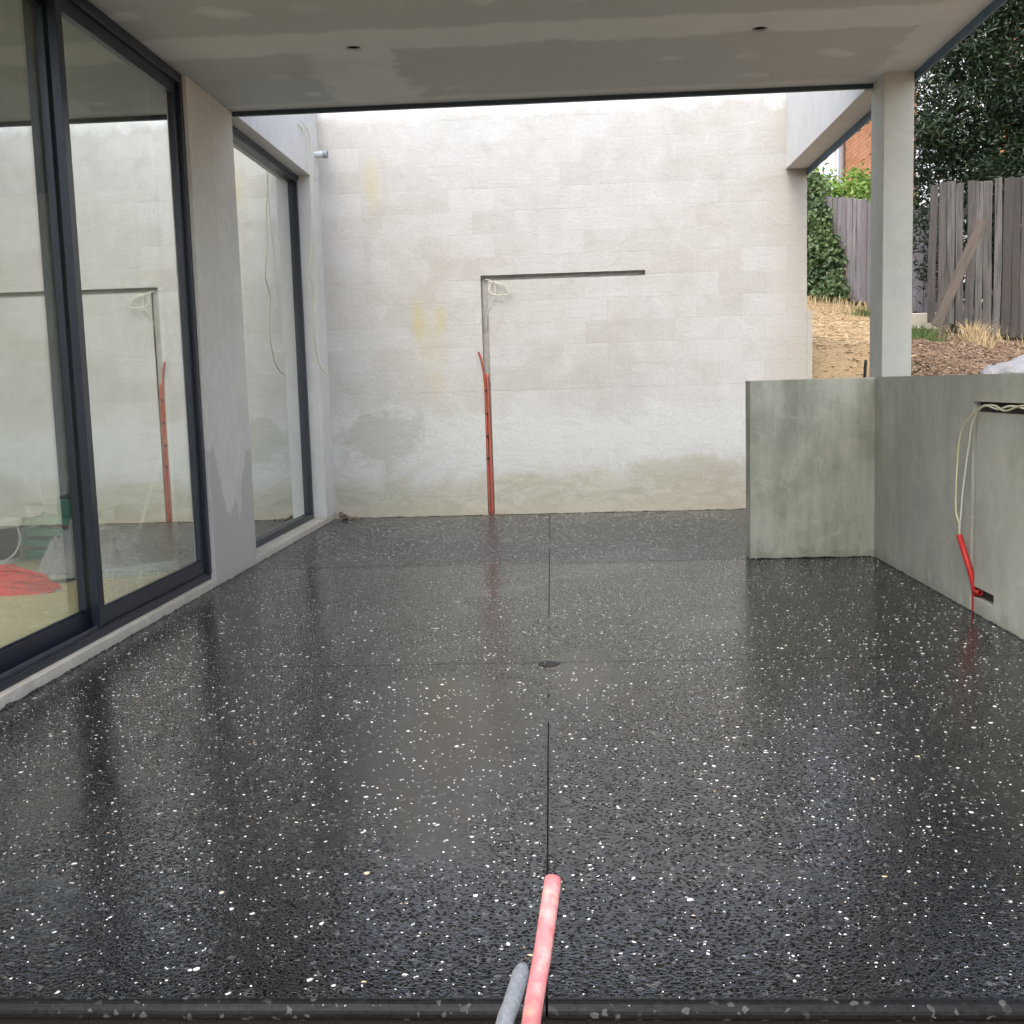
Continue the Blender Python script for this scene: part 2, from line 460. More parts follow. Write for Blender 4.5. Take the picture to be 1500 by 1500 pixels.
# ------------------------------------------------------------------ mesh helpers
def box(bm, x0, x1, y0, y1, z0, z1):
    v = [bm.verts.new((x, y, z)) for z in (z0, z1) for y in (y0, y1) for x in (x0, x1)]
    for f in ((0, 2, 3, 1), (4, 5, 7, 6), (0, 1, 5, 4), (1, 3, 7, 5), (3, 2, 6, 7), (2, 0, 4, 6)):
        bm.faces.new([v[i] for i in f])
    return v

def link(name, me, mat, parent=None, smooth=False):
    o = bpy.data.objects.new(name, me)
    COL.objects.link(o)
    if mat is not None and not me.materials:
        me.materials.append(mat)
    if parent:
        o.parent = parent
    if smooth:
        for p in me.polygons:
            p.use_smooth = True
    return o

def mk(name, bm, mat, parent=None, bevel=0.0, smooth=False, seg=1):
    if bevel:
        bmesh.ops.bevel(bm, geom=bm.edges[:], offset=bevel, segments=seg, affect='EDGES', profile=.6)
    bmesh.ops.recalc_face_normals(bm, faces=bm.faces[:])
    me = bpy.data.meshes.new(name)
    bm.to_mesh(me)
    bm.free()
    return link(name, me, mat, parent, smooth)

def boxo(name, b, mat, parent=None, bevel=0.0, seg=1):
    bm = bmesh.new()
    box(bm, *b)
    return mk(name, bm, mat, parent, bevel, seg=seg)

def tag(o, label, cat, group=None):
    o['label'] = label
    o['category'] = cat
    o['kind'] = 'thing'
    if group:
        o['group'] = group
    return o

def thing(name, label, cat, loc=(0, 0, 0), group=None):
    o = bpy.data.objects.new(name, None)
    COL.objects.link(o)
    o.location = loc
    o.empty_display_size = .1
    return tag(o, label, cat, group)

def par(o, p):
    """parent a mesh built in world coordinates to an Empty standing elsewhere"""
    o.parent = p
    o.matrix_parent_inverse = Matrix.Translation(-p.location)
    return o

def spline(pts, n=8):
    P = [Vector(p) for p in pts]
    P = [P[0] * 2 - P[1]] + P + [P[-1] * 2 - P[-2]]
    out = []
    for i in range(1, len(P) - 2):
        a, b, c, d = P[i - 1:i + 3]
        for k in range(n):
            t = k / n
            out.append(.5 * ((2 * b) + (c - a) * t + (2 * a - 5 * b + 4 * c - d) * t * t + (3 * b - a - 3 * c + d) * t ** 3))
    out.append(P[-2])
    return out

def tube(bm, pts, r, seg=8, cap=True, hollow=0.0):
    n = len(pts)
    rs = r if isinstance(r, (list, tuple)) else [r] * n
    rings = []
    up = Vector((0.13, .21, .97))
    for i in range(n):
        d = (pts[min(i + 1, n - 1)] - pts[max(i - 1, 0)]).normalized()
        a = d.cross(up)
        if a.length < .05:
            a = d.cross(Vector((1, 0, 0)))
        a.normalize()
        up = a.cross(d).normalized()
        rings.append([bm.verts.new(pts[i] + (a * math.cos(2 * math.pi * k / seg) + up * math.sin(2 * math.pi * k / seg)) * rs[i]) for k in range(seg)])
    for i in range(n - 1):
        for k in range(seg):
            bm.faces.new((rings[i][k], rings[i][(k + 1) % seg], rings[i + 1][(k + 1) % seg], rings[i + 1][k]))
    if cap:
        bm.faces.new(rings[0])
        if hollow:
            c = sum((v.co for v in rings[-1]), Vector()) / seg
            d = (pts[-1] - pts[-2]).normalized()
            inn = [bm.verts.new(c + (v.co - c) * hollow) for v in rings[-1]]
            deep = [bm.verts.new(v.co - d * rs[-1] * 2.5) for v in inn]
            for k in range(seg):
                bm.faces.new((rings[-1][k], rings[-1][(k + 1) % seg], inn[(k + 1) % seg], inn[k]))
                bm.faces.new((inn[k], inn[(k + 1) % seg], deep[(k + 1) % seg], deep[k]))
            bm.faces.new(deep)
        else:
            bm.faces.new(rings[-1])
    return rings

def tubeo(name, pts, r, mat, parent=None, seg=8, n=8, hollow=0.0):
    bm = bmesh.new()
    tube(bm, spline(pts, n), r, seg, True, hollow)
    return mk(name, bm, mat, parent, smooth=True)

# ------------------------------------------------------------------ dimensions
XK, XP = -2.20, 1.968           # left kerb line, parapet face
YB, YC, YL = 10.03, 7.43, 7.186  # back wall, roof edge, low wall
ZC, ZL = 3.05, 1.167

# ------------------------------------------------------------------ ground
def gz(x, y):
    if x < 2.12 and y < 10.1:
        return -.35 if (y < 1.9 or x > -2.3) else -.06
    xx = min(max(x, 2.2), 9.0)
    yy = min(max(y, 0.0), 19.0)
    z = 1.17 + .157 * (yy - 8.5) - .1 * (xx - 2.2)
    if y < 2.4:
        k = max(0.0, min(1.0, (y + 1.0) / 3.4))
        z = -.35 + (z + .35) * k * k * (3 - 2 * k)
    if x < 2.12:
        z = min(z, 1.4) if y > 10.1 else z
    if y < 10.6 and x < 3.0:
        a = max(0, min(1, (10.6 - y) / .5)); b = max(0, min(1, (3.0 - x) / .45))
        z -= .45 * a * b
    z += .05 * mnoise.noise((x * 1.3, y * 1.3, 0)) + .03 * mnoise.noise((x * 4, y * 4, 3))
    return z
xs = [-600, -200, -60, -20, -8, -5, -2.35, -2.25, 0, 1.5, 2.10, 2.14] + [2.25 + .12 * i for i in range(48)] + [8.4, 9, 10, 12, 16, 24, 60, 200, 600]
ys = [-600, -200, -60, -20, -8, -4, -2, -1, -.5, 0, .5, 1, 1.5, 1.88, 1.93, 2.4, 3, 4, 5, 6] + [6.6 + .12 * i for i in range(29)] + [10.08, 10.12] + [10.2 + .12 * i for i in range(78)] + [20, 22, 26, 32, 60, 200, 600]
verts = [(x, y, gz(x, y)) for y in ys for x in xs]
nx = len(xs)
faces = [(j * nx + i, j * nx + i + 1, (j + 1) * nx + i + 1, (j + 1) * nx + i) for j in range(len(ys) - 1) for i in range(nx - 1)]
me = bpy.data.meshes.new('ground')
me.from_pydata(verts, [], faces)
g = link('ground', me, M['soil'], None, True)
g['kind'] = 'structure'

# ------------------------------------------------------------------ floor slab
slab = bpy.data.objects.new('pavement', None)
COL.objects.link(slab)
slab['kind'] = 'structure'
slab['label'] = 'black wet exposed aggregate patio floor with saw cut joints'
def jx(y):
    return -.07 - (y - 1.96) * .0168
Y0 = 1.955
def bay(left, y0, y1, front):
    bm = bmesh.new()
    prof = []
    r = .024
    if front:
        prof.append((y0 + .032, -.16)); prof.append((y0 + .03, -.036)); prof.append((y0 + .006, -.033))
        for k in range(7):
            a = math.pi / 2 * k / 6
            prof.append((y0 + r - r * math.cos(a), -r + r * math.sin(a)))
    else:
        prof += [(y0 + .0012, -.16), (y0 + .0012, 0)]
    prof += [(y1 - .0012, 0), (y1 - .0012, -.16)]
    rows = []
    for (y, z) in prof:
        xa, xb = (-2.46, jx(y) - .0024) if left else (jx(y) + .0024, 2.12)
        n = 40
        rows.append([bm.verts.new((xa + (xb - xa) * i / n, y + (.0025 * mnoise.noise((xa * 3 + i, y, z * 9)) if front and y < y0 + r else 0), z)) for i in range(n + 1)])
    for a, b in zip(rows, rows[1:]):
        for i in range(len(a) - 1):
            bm.faces.new((a[i], a[i + 1], b[i + 1], b[i]))
    return mk('slab_bay', bm, M['floor'], slab)
for left in (True, False):
    bay(left, Y0, 4.555, True)
    bay(left, 4.555, 7.2, False)
    bay(left, 7.2, 10.06, False)
# joint filler just under the surface
boxo('joint_filler', (-2.46, 2.12, Y0 + .055, 10.05, -.15, -.012), M['black'], slab)
bm = bmesh.new()
for (ya, yb) in ((3.72, 4.02), (4.08, 4.553), (4.56, 5.2), (5.26, 5.5), (7.9, 8.3)):
    v = [bm.verts.new((jx(y) + sx * .0023, y, -.0006)) for y, sx in ((ya, -1), (ya, 1), (yb, 1), (yb, -1))]
    bm.faces.new(v)
    u = [bm.verts.new((q.co.x, q.co.y, -.011)) for q in v]
    for k in range(4):
        bm.faces.new((v[k], v[(k + 1) % 4], u[(k + 1) % 4], u[k]))
mk('joint_slurry', bm, M['floor'], slab)
boxo('slab_edge_face', (-2.46, 2.12, Y0 + .020, Y0 + .029, -.40, -.0375), M['slab_face'], slab)

# stone chips
def chip_ok(x, y):
    if abs(x - jx(y)) < .008: return False
    if y > 7.17 and x > 1.15: return y > 7.38 and x < 2.0
    if x > 1.955: return False
    return True
def chip_shape(rng, s):
    n = rng.choice((5, 5, 6, 7))
    el = rng.uniform(.45, 1.0)
    ph = rng.uniform(0, 6.28)
    pts = []
    for k in range(n):
        a = 2 * math.pi * (k + rng.uniform(-.28, .28)) / n
        rr = s * .5 * rng.uniform(.7, 1.15)
        px, py = rr * math.cos(a), rr * math.sin(a) * el
        pts.append((px * math.cos(ph) - py * math.sin(ph), px * math.sin(ph) + py * math.cos(ph)))
    return pts
rng = random.Random(5)
chips = []
area = 4.15 * 8.05
for i in range(int(area * 620)):
    x, y = rng.uniform(-2.19, 2.0), rng.uniform(Y0 + .03, 10.0)
    if mnoise.noise((x * 1.6, y * 1.6, 7)) < rng.uniform(-1.1, .15) - .15 or not chip_ok(x, y):
        continue
    s = min(.019, .0026 + rng.lognormvariate(-5.75, .68))
    chips.append((s, x, y))
for i in range(5200):    # coarser pale stone in the bay next to the block wall
    x, y = rng.uniform(-2.19, 2.0), rng.uniform(7.22, 10.0)
    if chip_ok(x, y) and mnoise.noise((x * 1.6, y * 1.6, 7)) > rng.uniform(-.9, .3) - .2:
        chips.append((rng.uniform(.008, .019), x, y))
for i in range(60):      # chips on the rounded nosing
    chips.append((rng.uniform(.005, .010), rng.uniform(-1.3, 1.1), Y0 + .012))
def vis(c):
    s, x, y = c
    inframe = abs((x + .1) / y) < .50
    return s / (y * y + .5) if inframe else 0
chips.sort(key=vis, reverse=True)
shapes = []
for k in range(10):
    bm = bmesh.new()
    pts = chip_shape(rng, 1.0)
    base = [bm.verts.new((a, b, -.12)) for a, b in pts]
    ring = [bm.verts.new((a * .93, b * .93, .05)) for a, b in pts]
    top = bm.verts.new((0, 0, .11))
    for i in range(len(pts)):
        j = (i + 1) % len(pts)
        bm.faces.new((base[i], base[j], ring[j], ring[i]))
        bm.faces.new((ring[i], ring[j], top))
    bmesh.ops.recalc_face_normals(bm, faces=bm.faces[:])
    mm = bpy.data.meshes.new('stone_chip')
    bm.to_mesh(mm); bm.free()
    mm.materials.append(M['chip'])
    shapes.append(mm)
for i, (s, x, y) in enumerate(chips[:300]):
    o = bpy.data.objects.new('stone_chip', shapes[i % 10])
    COL.objects.link(o)
    o.parent = slab
    o.location = (x, y, -.006 if y < Y0 + .02 else 0)
    o.scale = (s, s, s)
    o.rotation_euler = (.7 if y < Y0 + .02 else 0, 0, rng.uniform(0, 6.28))
V, Fc = [], []
for (s, x, y) in chips[300:]:
    pts = chip_shape(rng, s)
    b = len(V); n = len(pts)
    z0 = -.007 if y < Y0 + .02 else .0
    V += [(x + a, y + c, z0 - .0008) for a, c in pts] + [(x + a * .9, y + c * .9, z0 + min(.0011, s * .1)) for a, c in pts]
    Fc += [tuple(b + n + i for i in range(n))] + [(b + i, b + (i + 1) % n, b + n + (i + 1) % n, b + n + i) for i in range(n)]
mm = bpy.data.meshes.new('stone_chips')
mm.from_pydata(V, [], Fc)
o = link('stone_chips', mm, M['chip'], slab)
o['kind'] = 'stuff'

# ragged splash of aggregate where the floor meets the kerb and walls
def fillet(p0, p1, nrm, hmax, seed):
    rg = random.Random(seed)
    p0, p1, nrm = Vector(p0), Vector(p1), Vector(nrm)
    L = (p1 - p0).length
    n = int(L / .012)
    bm = bmesh.new()
    prev = None
    for i in range(n + 1):
        q = p0.lerp(p1, i / n)
        t = mnoise.noise((i * .11, seed, 0)) * .5 + .5
        h = .002 + hmax * max(0, t - .25) * rg.uniform(.3, 1.0)
        d = .004 + .012 * t * rg.uniform(.6, 1)
        a = bm.verts.new(q + nrm * .0015 + Vector((0, 0, h)))
        b = bm.verts.new(q + nrm * d + Vector((0, 0, .001 + h * .35)))
        c = bm.verts.new(q + nrm * (d * 2.2) + Vector((0, 0, -.002)))
        if prev:
            bm.faces.new((prev[0], prev[1], b, a)); bm.faces.new((prev[1], prev[2], c, b))
        prev = (a, b, c)
    return mk('edge_splash', bm, M['floor'], slab)
fillet((XK, 1.99, 0), (XK, 9.98, 0), (1, 0, 0), .022, 1)
fillet((-2.1, YB, 0), (1.9, YB, 0), (0, -1, 0), .02, 2)
fillet((1.17, YL, 0), (1.95, YL, 0), (0, -1, 0), .02, 3)
fillet((XP, 7.17, 0), (XP, 2.0, 0), (-1, 0, 0), .014, 4)

# floor drain
dr = thing('floor_drain', 'small round dark drain set where the floor joints cross', 'drain', (-.113, 4.535, 0))
bm = bmesh.new()
rings = []
for r_, z_ in ((.046, -.004), (.046, .0015), (.043, .0025), (.036, .0025), (.034, -.001), (.034, -.02)):
    rings.append([bm.verts.new((r_ * math.cos(a * math.pi / 12), r_ * math.sin(a * math.pi / 12), z_)) for a in range(24)])
for a, b in zip(rings, rings[1:]):
    for k in range(24):
        bm.faces.new((a[k], a[(k + 1) % 24], b[(k + 1) % 24], b[k]))
bm.faces.new(rings[-1])
mk('rim', bm, M['black'], dr)
for k in range(5):
    yy = -.024 + k * .012
    hw = math.sqrt(max(0, .034 ** 2 - yy * yy))
    boxo('grate_bar', (-hw, hw, yy - .003, yy + .003, -.004, .0005), M['black'], dr)

# ------------------------------------------------------------------ back wall
GX0, GX1, GZ0, GZ1 = -.775, .706, 2.135, 2.181      # horizontal chase
VX0, VX1 = -.775, -.712                              # vertical chase
holes = [(GX0, GX1, GZ0, GZ1), (VX0, VX1, -1, GZ1)]
def cut(rects, hs):
    for (a, b, c, d) in hs:
        new = []
        for (x0, x1, z0, z1) in rects:
            if x1 <= a or x0 >= b or z1 <= c or z0 >= d:
                new.append((x0, x1, z0, z1)); continue
            if z0 < c: new.append((x0, x1, z0, c))
            if z1 > d: new.append((x0, x1, d, z1))
            m0, m1 = max(z0, c), min(z1, d)
            if x0 < a: new.append((x0, a, m0, m1))
            if x1 > b: new.append((b, x1, m0, m1))
        rects = new
    return [r_ for r_ in rects if r_[1] - r_[0] > .012 and r_[3] - r_[2] > .012]
bw = thing('block_wall', 'tall pale bagged concrete block wall closing off the courtyard, with an L-shaped cut', 'wall', (0, YB, 0))
XWL, XWR, ZTOP = -2.42, 2.139, 3.74
def wbox(name, r4, y0, y1, mat, bev=0.0):
    o = boxo(name, (r4[0], r4[1], y0, y1, r4[2], r4[3]), mat, None, bev)
    return par(o, bw)
wbox('wall_core', (XWL, XWR - .004, -.3, ZTOP - .01), YB + .036, YB + .19, M['chase'])
ZB = 1.145                                           # below this the coat hides the blocks
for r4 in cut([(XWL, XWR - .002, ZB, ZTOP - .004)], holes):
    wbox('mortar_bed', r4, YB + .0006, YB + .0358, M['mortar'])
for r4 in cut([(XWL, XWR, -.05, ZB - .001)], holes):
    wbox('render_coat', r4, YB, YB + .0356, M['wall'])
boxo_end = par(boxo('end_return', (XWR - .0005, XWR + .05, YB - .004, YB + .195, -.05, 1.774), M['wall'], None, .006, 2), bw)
row = 0
z = ZB
rb = random.Random(3)
while z < ZTOP - .03:
    z1 = min(z + .2, ZTOP)
    x = XWL - (.2 if row % 2 else .0) - .22
    while x < XWR:
        r4 = (max(x + .0025, XWL), min(x + .3975, XWR), z + (.0025 if row else .0), z1 - .0025)
        if r4[1] - r4[0] > .03:
            for q in cut([r4], holes):
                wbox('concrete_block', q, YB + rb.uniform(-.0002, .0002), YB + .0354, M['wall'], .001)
        x += .4
    z += .2
    row += 1

# conduit and wires in the chase
cn = thing('conduit_run', 'orange conduit standing in the vertical cut of the block wall', 'conduit', (-.745, YB, 0))
def cpar(o): return par(o, cn)
cpar(tubeo('conduit', [(-.732, YB + .006, -.02), (-.736, YB + .008, .5), (-.741, YB + .008, 1.0), (-.744, YB + .012, 1.30)], .0135, M['orange'], None, 10, 8, .7))
cpar(tubeo('flexible_conduit', [(-.758, YB + .004, -.02), (-.765, YB + .002, .6), (-.765, YB - .004, 1.1), (-.772, YB - .012, 1.30), (-.789, YB - .026, 1.42), (-.812, YB - .032, 1.50)], .0095, M['orange'], None, 8, 8, .7))
for zz in (.52, .72, .93, 1.14):
    cpar(boxo('saddle_clip', (-.768, -.745, YB - .016, YB + .01, zz, zz + .018), M['black'], None, .003))
wr = thing('loose_cable', 'thin cream cable looped out of the corner of the wall cut', 'cable', (-.7, YB, 1.8))
par(tubeo('cable_loop', [(-.735, YB + .02, 2.15), (-.675, YB - .012, 2.125), (-.702, YB - .03, 2.05), (-.655, YB - .04, 2.006), (-.57, YB - .045, 2.0), (-.52, YB - .03, 2.015), (-.555, YB - .03, 2.075), (-.61, YB - .02, 2.10), (-.66, YB - .02, 2.12)], .0042, M['wire'], None, 6), wr)
par(tubeo('cable_tail', [(-.66, YB - .015, 2.122), (-.645, YB - .03, 2.07), (-.648, YB - .035, 2.01), (-.69, YB - .02, 1.93), (-.725, YB - .004, 1.84), (-.74, YB + .014, 1.72)], .0042, M['wire'], None, 6), wr)
par(tubeo('stiff_wire', [(-.70, YB - .01, 2.13), (-.62, YB - .05, 2.11), (-.54, YB - .05, 2.075), (-.49, YB - .05, 2.085)], .003, M['wire'], None, 6), wr)
# crumbs of mortar in the corner and along the base of the wall
bm = bmesh.new()
rc = random.Random(8)
def lump(bm, p, s, rg):
    r_ = bmesh.ops.create_icosphere(bm, subdivisions=1, radius=s)
    for v in r_['verts']:
        v.co = v.co * rg.uniform(.6, 1.2)
        v.co.z *= .75
        v.co += Vector(p)
for i in range(70):
    a = abs(rc.gauss(0, .09))
    lump(bm, (-2.15 + a, YB - .02 - abs(rc.gauss(0, .05)), .008 + max(0, .06 - a * .5) * rc.random()), rc.uniform(.006, .02), rc)
for i in range(60):
    lump(bm, (rc.choice((rc.uniform(.1, .9), rc.uniform(-.9, -.6), rc.uniform(-2, 1.9))), YB - rc.uniform(.005, .03), .006), rc.uniform(.004, .011), rc)
o = mk('mortar_crumbs', bm, simple('mortar_crumb', (.20, .15, .11), .95, .4, 40))
o['kind'] = 'stuff'
o['label'] = 'crumbs of brown mortar along the foot of the block wall'

# ------------------------------------------------------------------ low return wall and parapet
lw = thing('low_wall', 'short green-grey rendered return wall jutting out below the square post', 'wall', (1.57, 7.27, 0))
def bumpy_box(name, b, mat, res=.12, bev=.006):
    return boxo(name, b, mat, None, bev, 2)
par(bumpy_box('wall_body', (1.167, XP + .02, YL, 7.36, -.05, ZL), M['render_green']), lw)
pw = thing('parapet_wall', 'long grey rendered parapet on the right with a cut for cables', 'wall', (2.08, 4.6, 0))
ph = [(2.0, 5.465, .985, 1.036), (5.412, 5.465, -1, 1.036), (5.16, 5.42, .078, .132)]     # in (y, z)
for (a, b, c, d) in cut([(Y0 + .01, 7.42, -.05, ZL - .001)], ph):
    par(boxo('render_face', (XP, XP + .035, a, b, c, d), M['render_right']), pw)
par(boxo('wall_core', (XP + .0352, 2.2, Y0 + .012, 7.42, -.3, ZL - .032), M['chase_dark']), pw)
par(boxo('wall_cap', (XP + .0354, 2.203, Y0 + .012, 7.42, ZL - .0318, ZL - .0015), M['render_right']), pw)
pc = thing('red_conduit', 'bright red conduit curling out of the parapet cut near the floor', 'conduit', (XP, 5.43, .05))
par(tubeo('conduit', [(XP + .016, 5.44, -.01), (XP + .012, 5.435, .10), (XP - .006, 5.44, .19), (XP - .022, 5.475, .275), (XP - .03, 5.545, .365)], .0145, M['red'], None, 10, 8, .72), pc)
par(tubeo('elbow', [(XP + .012, 5.425, .10), (XP + .012, 5.40, .104), (XP + .014, 5.36, .106)], .016, M['red'], None, 10, 4, .7), pc)
pcab = thing('hanging_cables', 'pair of yellowish cables drooping from the parapet cut into the red conduit', 'cable', (XP, 5.5, .35))
par(tubeo('cable', [(XP + .02, 3.2, 1.01), (XP + .01, 4.5, 1.015), (1.945, 4.80, 1.028), (1.95, 5.02, 1.0), (1.955, 5.18, 1.022), (1.945, 5.33, 1.0), (1.925, 5.49, .90), (1.92, 5.535, .72), (1.925, 5.56, .50), (1.935, 5.54, .43), (XP - .028, 5.54, .355)], .0048, M['yellow_wire'], None, 6), pcab)
par(tubeo('cable', [(XP + .02, 3.2, 1.0), (XP + .01, 4.6, 1.0), (1.955, 4.95, 1.022), (1.955, 5.12, 1.005), (1.95, 5.28, 1.018), (1.945, 5.40, .945), (1.945, 5.45, .82), (1.94, 5.50, .62), (1.937, 5.525, .46), (XP - .028, 5.548, .36)], .0048, M['wire'], None, 6), pcab)

# ------------------------------------------------------------------ post and beam
po = thing('square_post', 'pale grey rendered square post standing on the parapet corner', 'post', (2.1, 7.33, ZL))
par(boxo('shaft', (2.008, 2.194, YL, 7.48, ZL - .001, ZC + .0), M['render_post'], None, .004, 2), po)
bmn = thing('side_beam', 'white rendered beam running from the post to the block wall', 'beam', (2.05, 8.7, 3.0))
par(boxo('beam_body', (1.955, 2.142, 7.452, YB - .003, 3.01, 3.76), M['render_white'], None, .003), bmn)
par(boxo('membrane_strip', (2.1425, 2.152, 7.482, YB + .15, 2.955, 3.05), M['membrane']), bmn)

# ------------------------------------------------------------------ patio roof
rf = thing('patio_roof', 'flat patio roof lined with unpainted patched plasterboard', 'roof', (0, 4.6, ZC))
bm = bmesh.new()
YR0 = 3.7
loops = [[(-2.46, YR0), (2.2, YR0), (2.2, YC), (-2.46, YC)]]
for cx in (-1.141, 1.073):
    loops.append([(cx + .044 * math.cos(-a * math.pi / 10), 6.218 + .044 * math.sin(-a * math.pi / 10)) for a in range(20)])
ed = []
for lp in loops:
    vv = [bm.verts.new((x, y, ZC)) for x, y in lp]
    for i in range(len(vv)):
        ed.append(bm.edges.new((vv[i], vv[(i + 1) % len(vv)])))
bmesh.ops.triangle_fill(bm, use_beauty=True, edges=ed)
ex = bmesh.ops.extrude_face_region(bm, geom=bm.faces[:])
for v in [q for q in ex['geom'] if isinstance(q, bmesh.types.BMVert)]:
    v.co.z += .013
par(mk('ceiling_lining', bm, M['ceiling']), rf)
par(boxo('cavity_lining', (-2.4, 2.15, YR0 + .05, YC - .06, ZC + .12, ZC + .13), M['cavity']), rf)
par(boxo('roof_deck', (-2.46, 2.2, YR0, YC - .02, ZC + .14, ZC + .42), M['roof']), rf)
bm = bmesh.new(); box(bm, -2.2, 2.19, YC + .001, YC + .03, ZC - .028, ZC + .13)
par(mk('edge_trim', bm, M['trim']), rf)
par(boxo('membrane_edge', (2.2005, 2.215, YR0, YL + .24, ZC - .05, ZC + .1), M['membrane']), rf)
par(boxo('membrane_upstand', (2.2005, 2.209, YR0, YL + .24, ZC + .1, ZC + .42), M['roof']), rf)

# ------------------------------------------------------------------ house wall on the left
hw = thing('house_wall', 'pale rendered house wall on the left with pier, kerb and lintel', 'wall', (-2.35, 6, 0))
def hp(name, b, mat, bev=0.0):
    return par(boxo(name, b, mat, None, bev, 2), hw)
hp('kerb', (-2.44, XK, Y0 + .0, 6.549, -.1, .052), M['kerb'], .006)
hp('kerb', (-2.44, XK, 7.432, YB - .002, -.1, .052), M['kerb'], .006)
hp('pier', (-2.44, XK - .001, 6.55, 7.43, -.1, ZC - .002), M['render_pier'], .004)
hp('lintel', (-2.44, XK - .002, 7.432, YB + .1, ZC + .002, 3.78), M['render_white'], .003)
hp('nib', (-2.44, XK - .003, 9.66, YB + .03, .053, ZC + .0005), M['render_white'], .003)
hp('end_pier', (-2.44, XK - .001, .6, 1.95, -.4, ZC - .002), M['render_pier'], .004)
# the room inside
hp('interior_end_wall', (-7.2, -2.45, 10.02, 10.2, -.1, 4.2), M['interior'])
hp('interior_front_wall', (-7.2, -2.45, .6, .8, -.1, 4.2), M['interior'])
for b in ((-7.2, -5.3, .6, 10.2), (-2.75, -2.462, .6, 10.2), (-5.3, -2.75, .6, 1.6), (-5.3, -2.75, 5.3, 10.2)):  # ceiling pieces leave an unseen roof opening, added to brighten the room
    hp('interior_ceiling', (b[0], b[1], b[2], b[3], 3.06, 3.3), M['interior_dark'])
hp('interior_side_wall', (-7.2, -7.0, .8, 10.0, 2.6, 3.06), M['interior_dark'])
for y in (.8, 4.0, 7.0, 9.6):
    hp('interior_pier', (-7.2, -7.0, y, y + .3, -.1, 2.6), M['interior'])
for i in range(4):
    ya = .81 + i * 2.38 - .48
    for j in range(4):
        xa = -7.0 + j * 1.14
        hp('plywood_sheet', (xa + .002, min(xa + 1.138, -2.445), max(ya, .81), min(ya + 2.376, 10.0), .02, .06), M['ply'])

# pipe stub, hanging cable on the nib
ps = thing('pipe_stub', 'short pale pipe stub with grey end poking out high beside the block wall', 'pipe', (-2.17, 9.9, 3.27))
par(tubeo('pipe', [(-2.23, 9.90, 3.275), (-2.17, 9.90, 3.275), (-2.13, 9.90, 3.275)], .028, M['pvc'], None, 14, 3), ps)
par(tubeo('end_cap', [(-2.131, 9.90, 3.275), (-2.115, 9.90, 3.275), (-2.09, 9.90, 3.275)], .034, M['greycap'], None, 14, 3, .8), ps)
hc = thing('wall_cable', 'long yellowish cable dangling down the reveal of the far window', 'cable', (-2.18, 9.5, 3.3))
par(tubeo('cable', [(-2.21, 9.25, 3.40), (-2.18, 9.30, 3.375), (-2.18, 9.38, 3.37), (-2.175, 9.50, 3.42), (-2.165, 9.57, 3.28), (-2.165, 9.55, 3.0), (-2.16, 9.47, 2.75), (-2.165, 9.42, 2.45), (-2.165, 9.30, 2.18), (-2.165, 9.42, 2.0), (-2.165, 9.34, 1.72), (-2.165, 9.45, 1.46), (-2.165, 9.66, 1.36), (-2.165, 9.86, 1.345)], .0042, M['yellow_wire'], None, 6), hc)
par(tubeo('cable', [(-2.21, 9.36, 3.45), (-2.18, 9.39, 3.43), (-2.175, 9.47, 3.36), (-2.165, 9.52, 3.1), (-2.17, 9.53, 2.7), (-2.175, 9.60, 2.3), (-2.17, 9.57, 1.9)], .0035, M['wire'], None, 6), hc)

# ------------------------------------------------------------------ sliding door
dt = thing('sliding_door', 'tall dark framed glass sliding door beside the rendered pier', 'door', (-2.3, 4.2, .053))
def dp(name, b, mat=None, bev=.0015, parent=None):
    o = boxo(name, b, mat or M['aluminium'], None, bev)
    if parent is not None:
        o.parent = parent
        o.matrix_parent_inverse = Matrix.Translation(-dt.location)
        return o
    return par(o, dt)
DY0, DY1 = 1.952, 6.546
ZD0, ZD1 = .053, ZC - .004
dp('sill_track', (-2.41, -2.232, DY0, DY1, ZD0, ZD0 + .03))
for xx in (-2.238, -2.295, -2.352):
    dp('track_fin', (xx - .002, xx + .002, DY0 + .05, DY1 - .05, ZD0 + .0302, ZD0 + .046), M['aluminium'], 0)
dp('track_rail', (-2.269, -2.264, DY0 + .05, 4.99, ZD0 + .0302, ZD0 + .05), M['alu_rail'], 0)
dp('head', (-2.41, -2.225, DY0, DY1, ZD1 - .055, ZD1))
dp('jamb', (-2.41, -2.225, DY1 - .045, DY1, ZD0 + .0305, ZD1 - .0555))
dp('jamb', (-2.41, -2.225, DY0, DY0 + .045, ZD0 + .0305, ZD1 - .0555))
def sash(y0, y1, xc):
    t = .02
    z0, z1 = ZD0 + .036, ZD1 - .057
    p = dp('door_panel', (xc - t, xc + t, y0, y1, z0, z0 + .085))      # bottom rail carries the leaf
    q = p
    def sub(name, b, mat=None, bev=.0015):
        o = boxo(name, b, mat or M['aluminium'], None, bev)
        o.parent = q
        o.matrix_parent_inverse = q.matrix_parent_inverse.inverted() @ Matrix.Identity(4) if False else Matrix.Identity(4)
        return o
    sub('top_rail', (xc - t, xc + t, y0, y1, z1 - .07, z1))
    sub('stile', (xc - t, xc + t, y0, y0 + .062, z0 + .0853, z1 - .0703))
    sub('stile', (xc - t, xc + t, y1 - .062, y1, z0 + .0853, z1 - .0703))
    sub('glazing_bead', (xc + .0052, xc + .012, y0 + .0625, y1 - .0625, z0 + .0855, z0 + .097))
    sub('glass_pane', (xc - .003, xc + .003, y0 + .055, y1 - .055, z0 + .08, z1 - .065), M['glass'], 0)
    return p
sash(4.985, 6.50, -2.268)
sash(3.46, 5.04, -2.326)
sash(1.99, 3.52, -2.268)

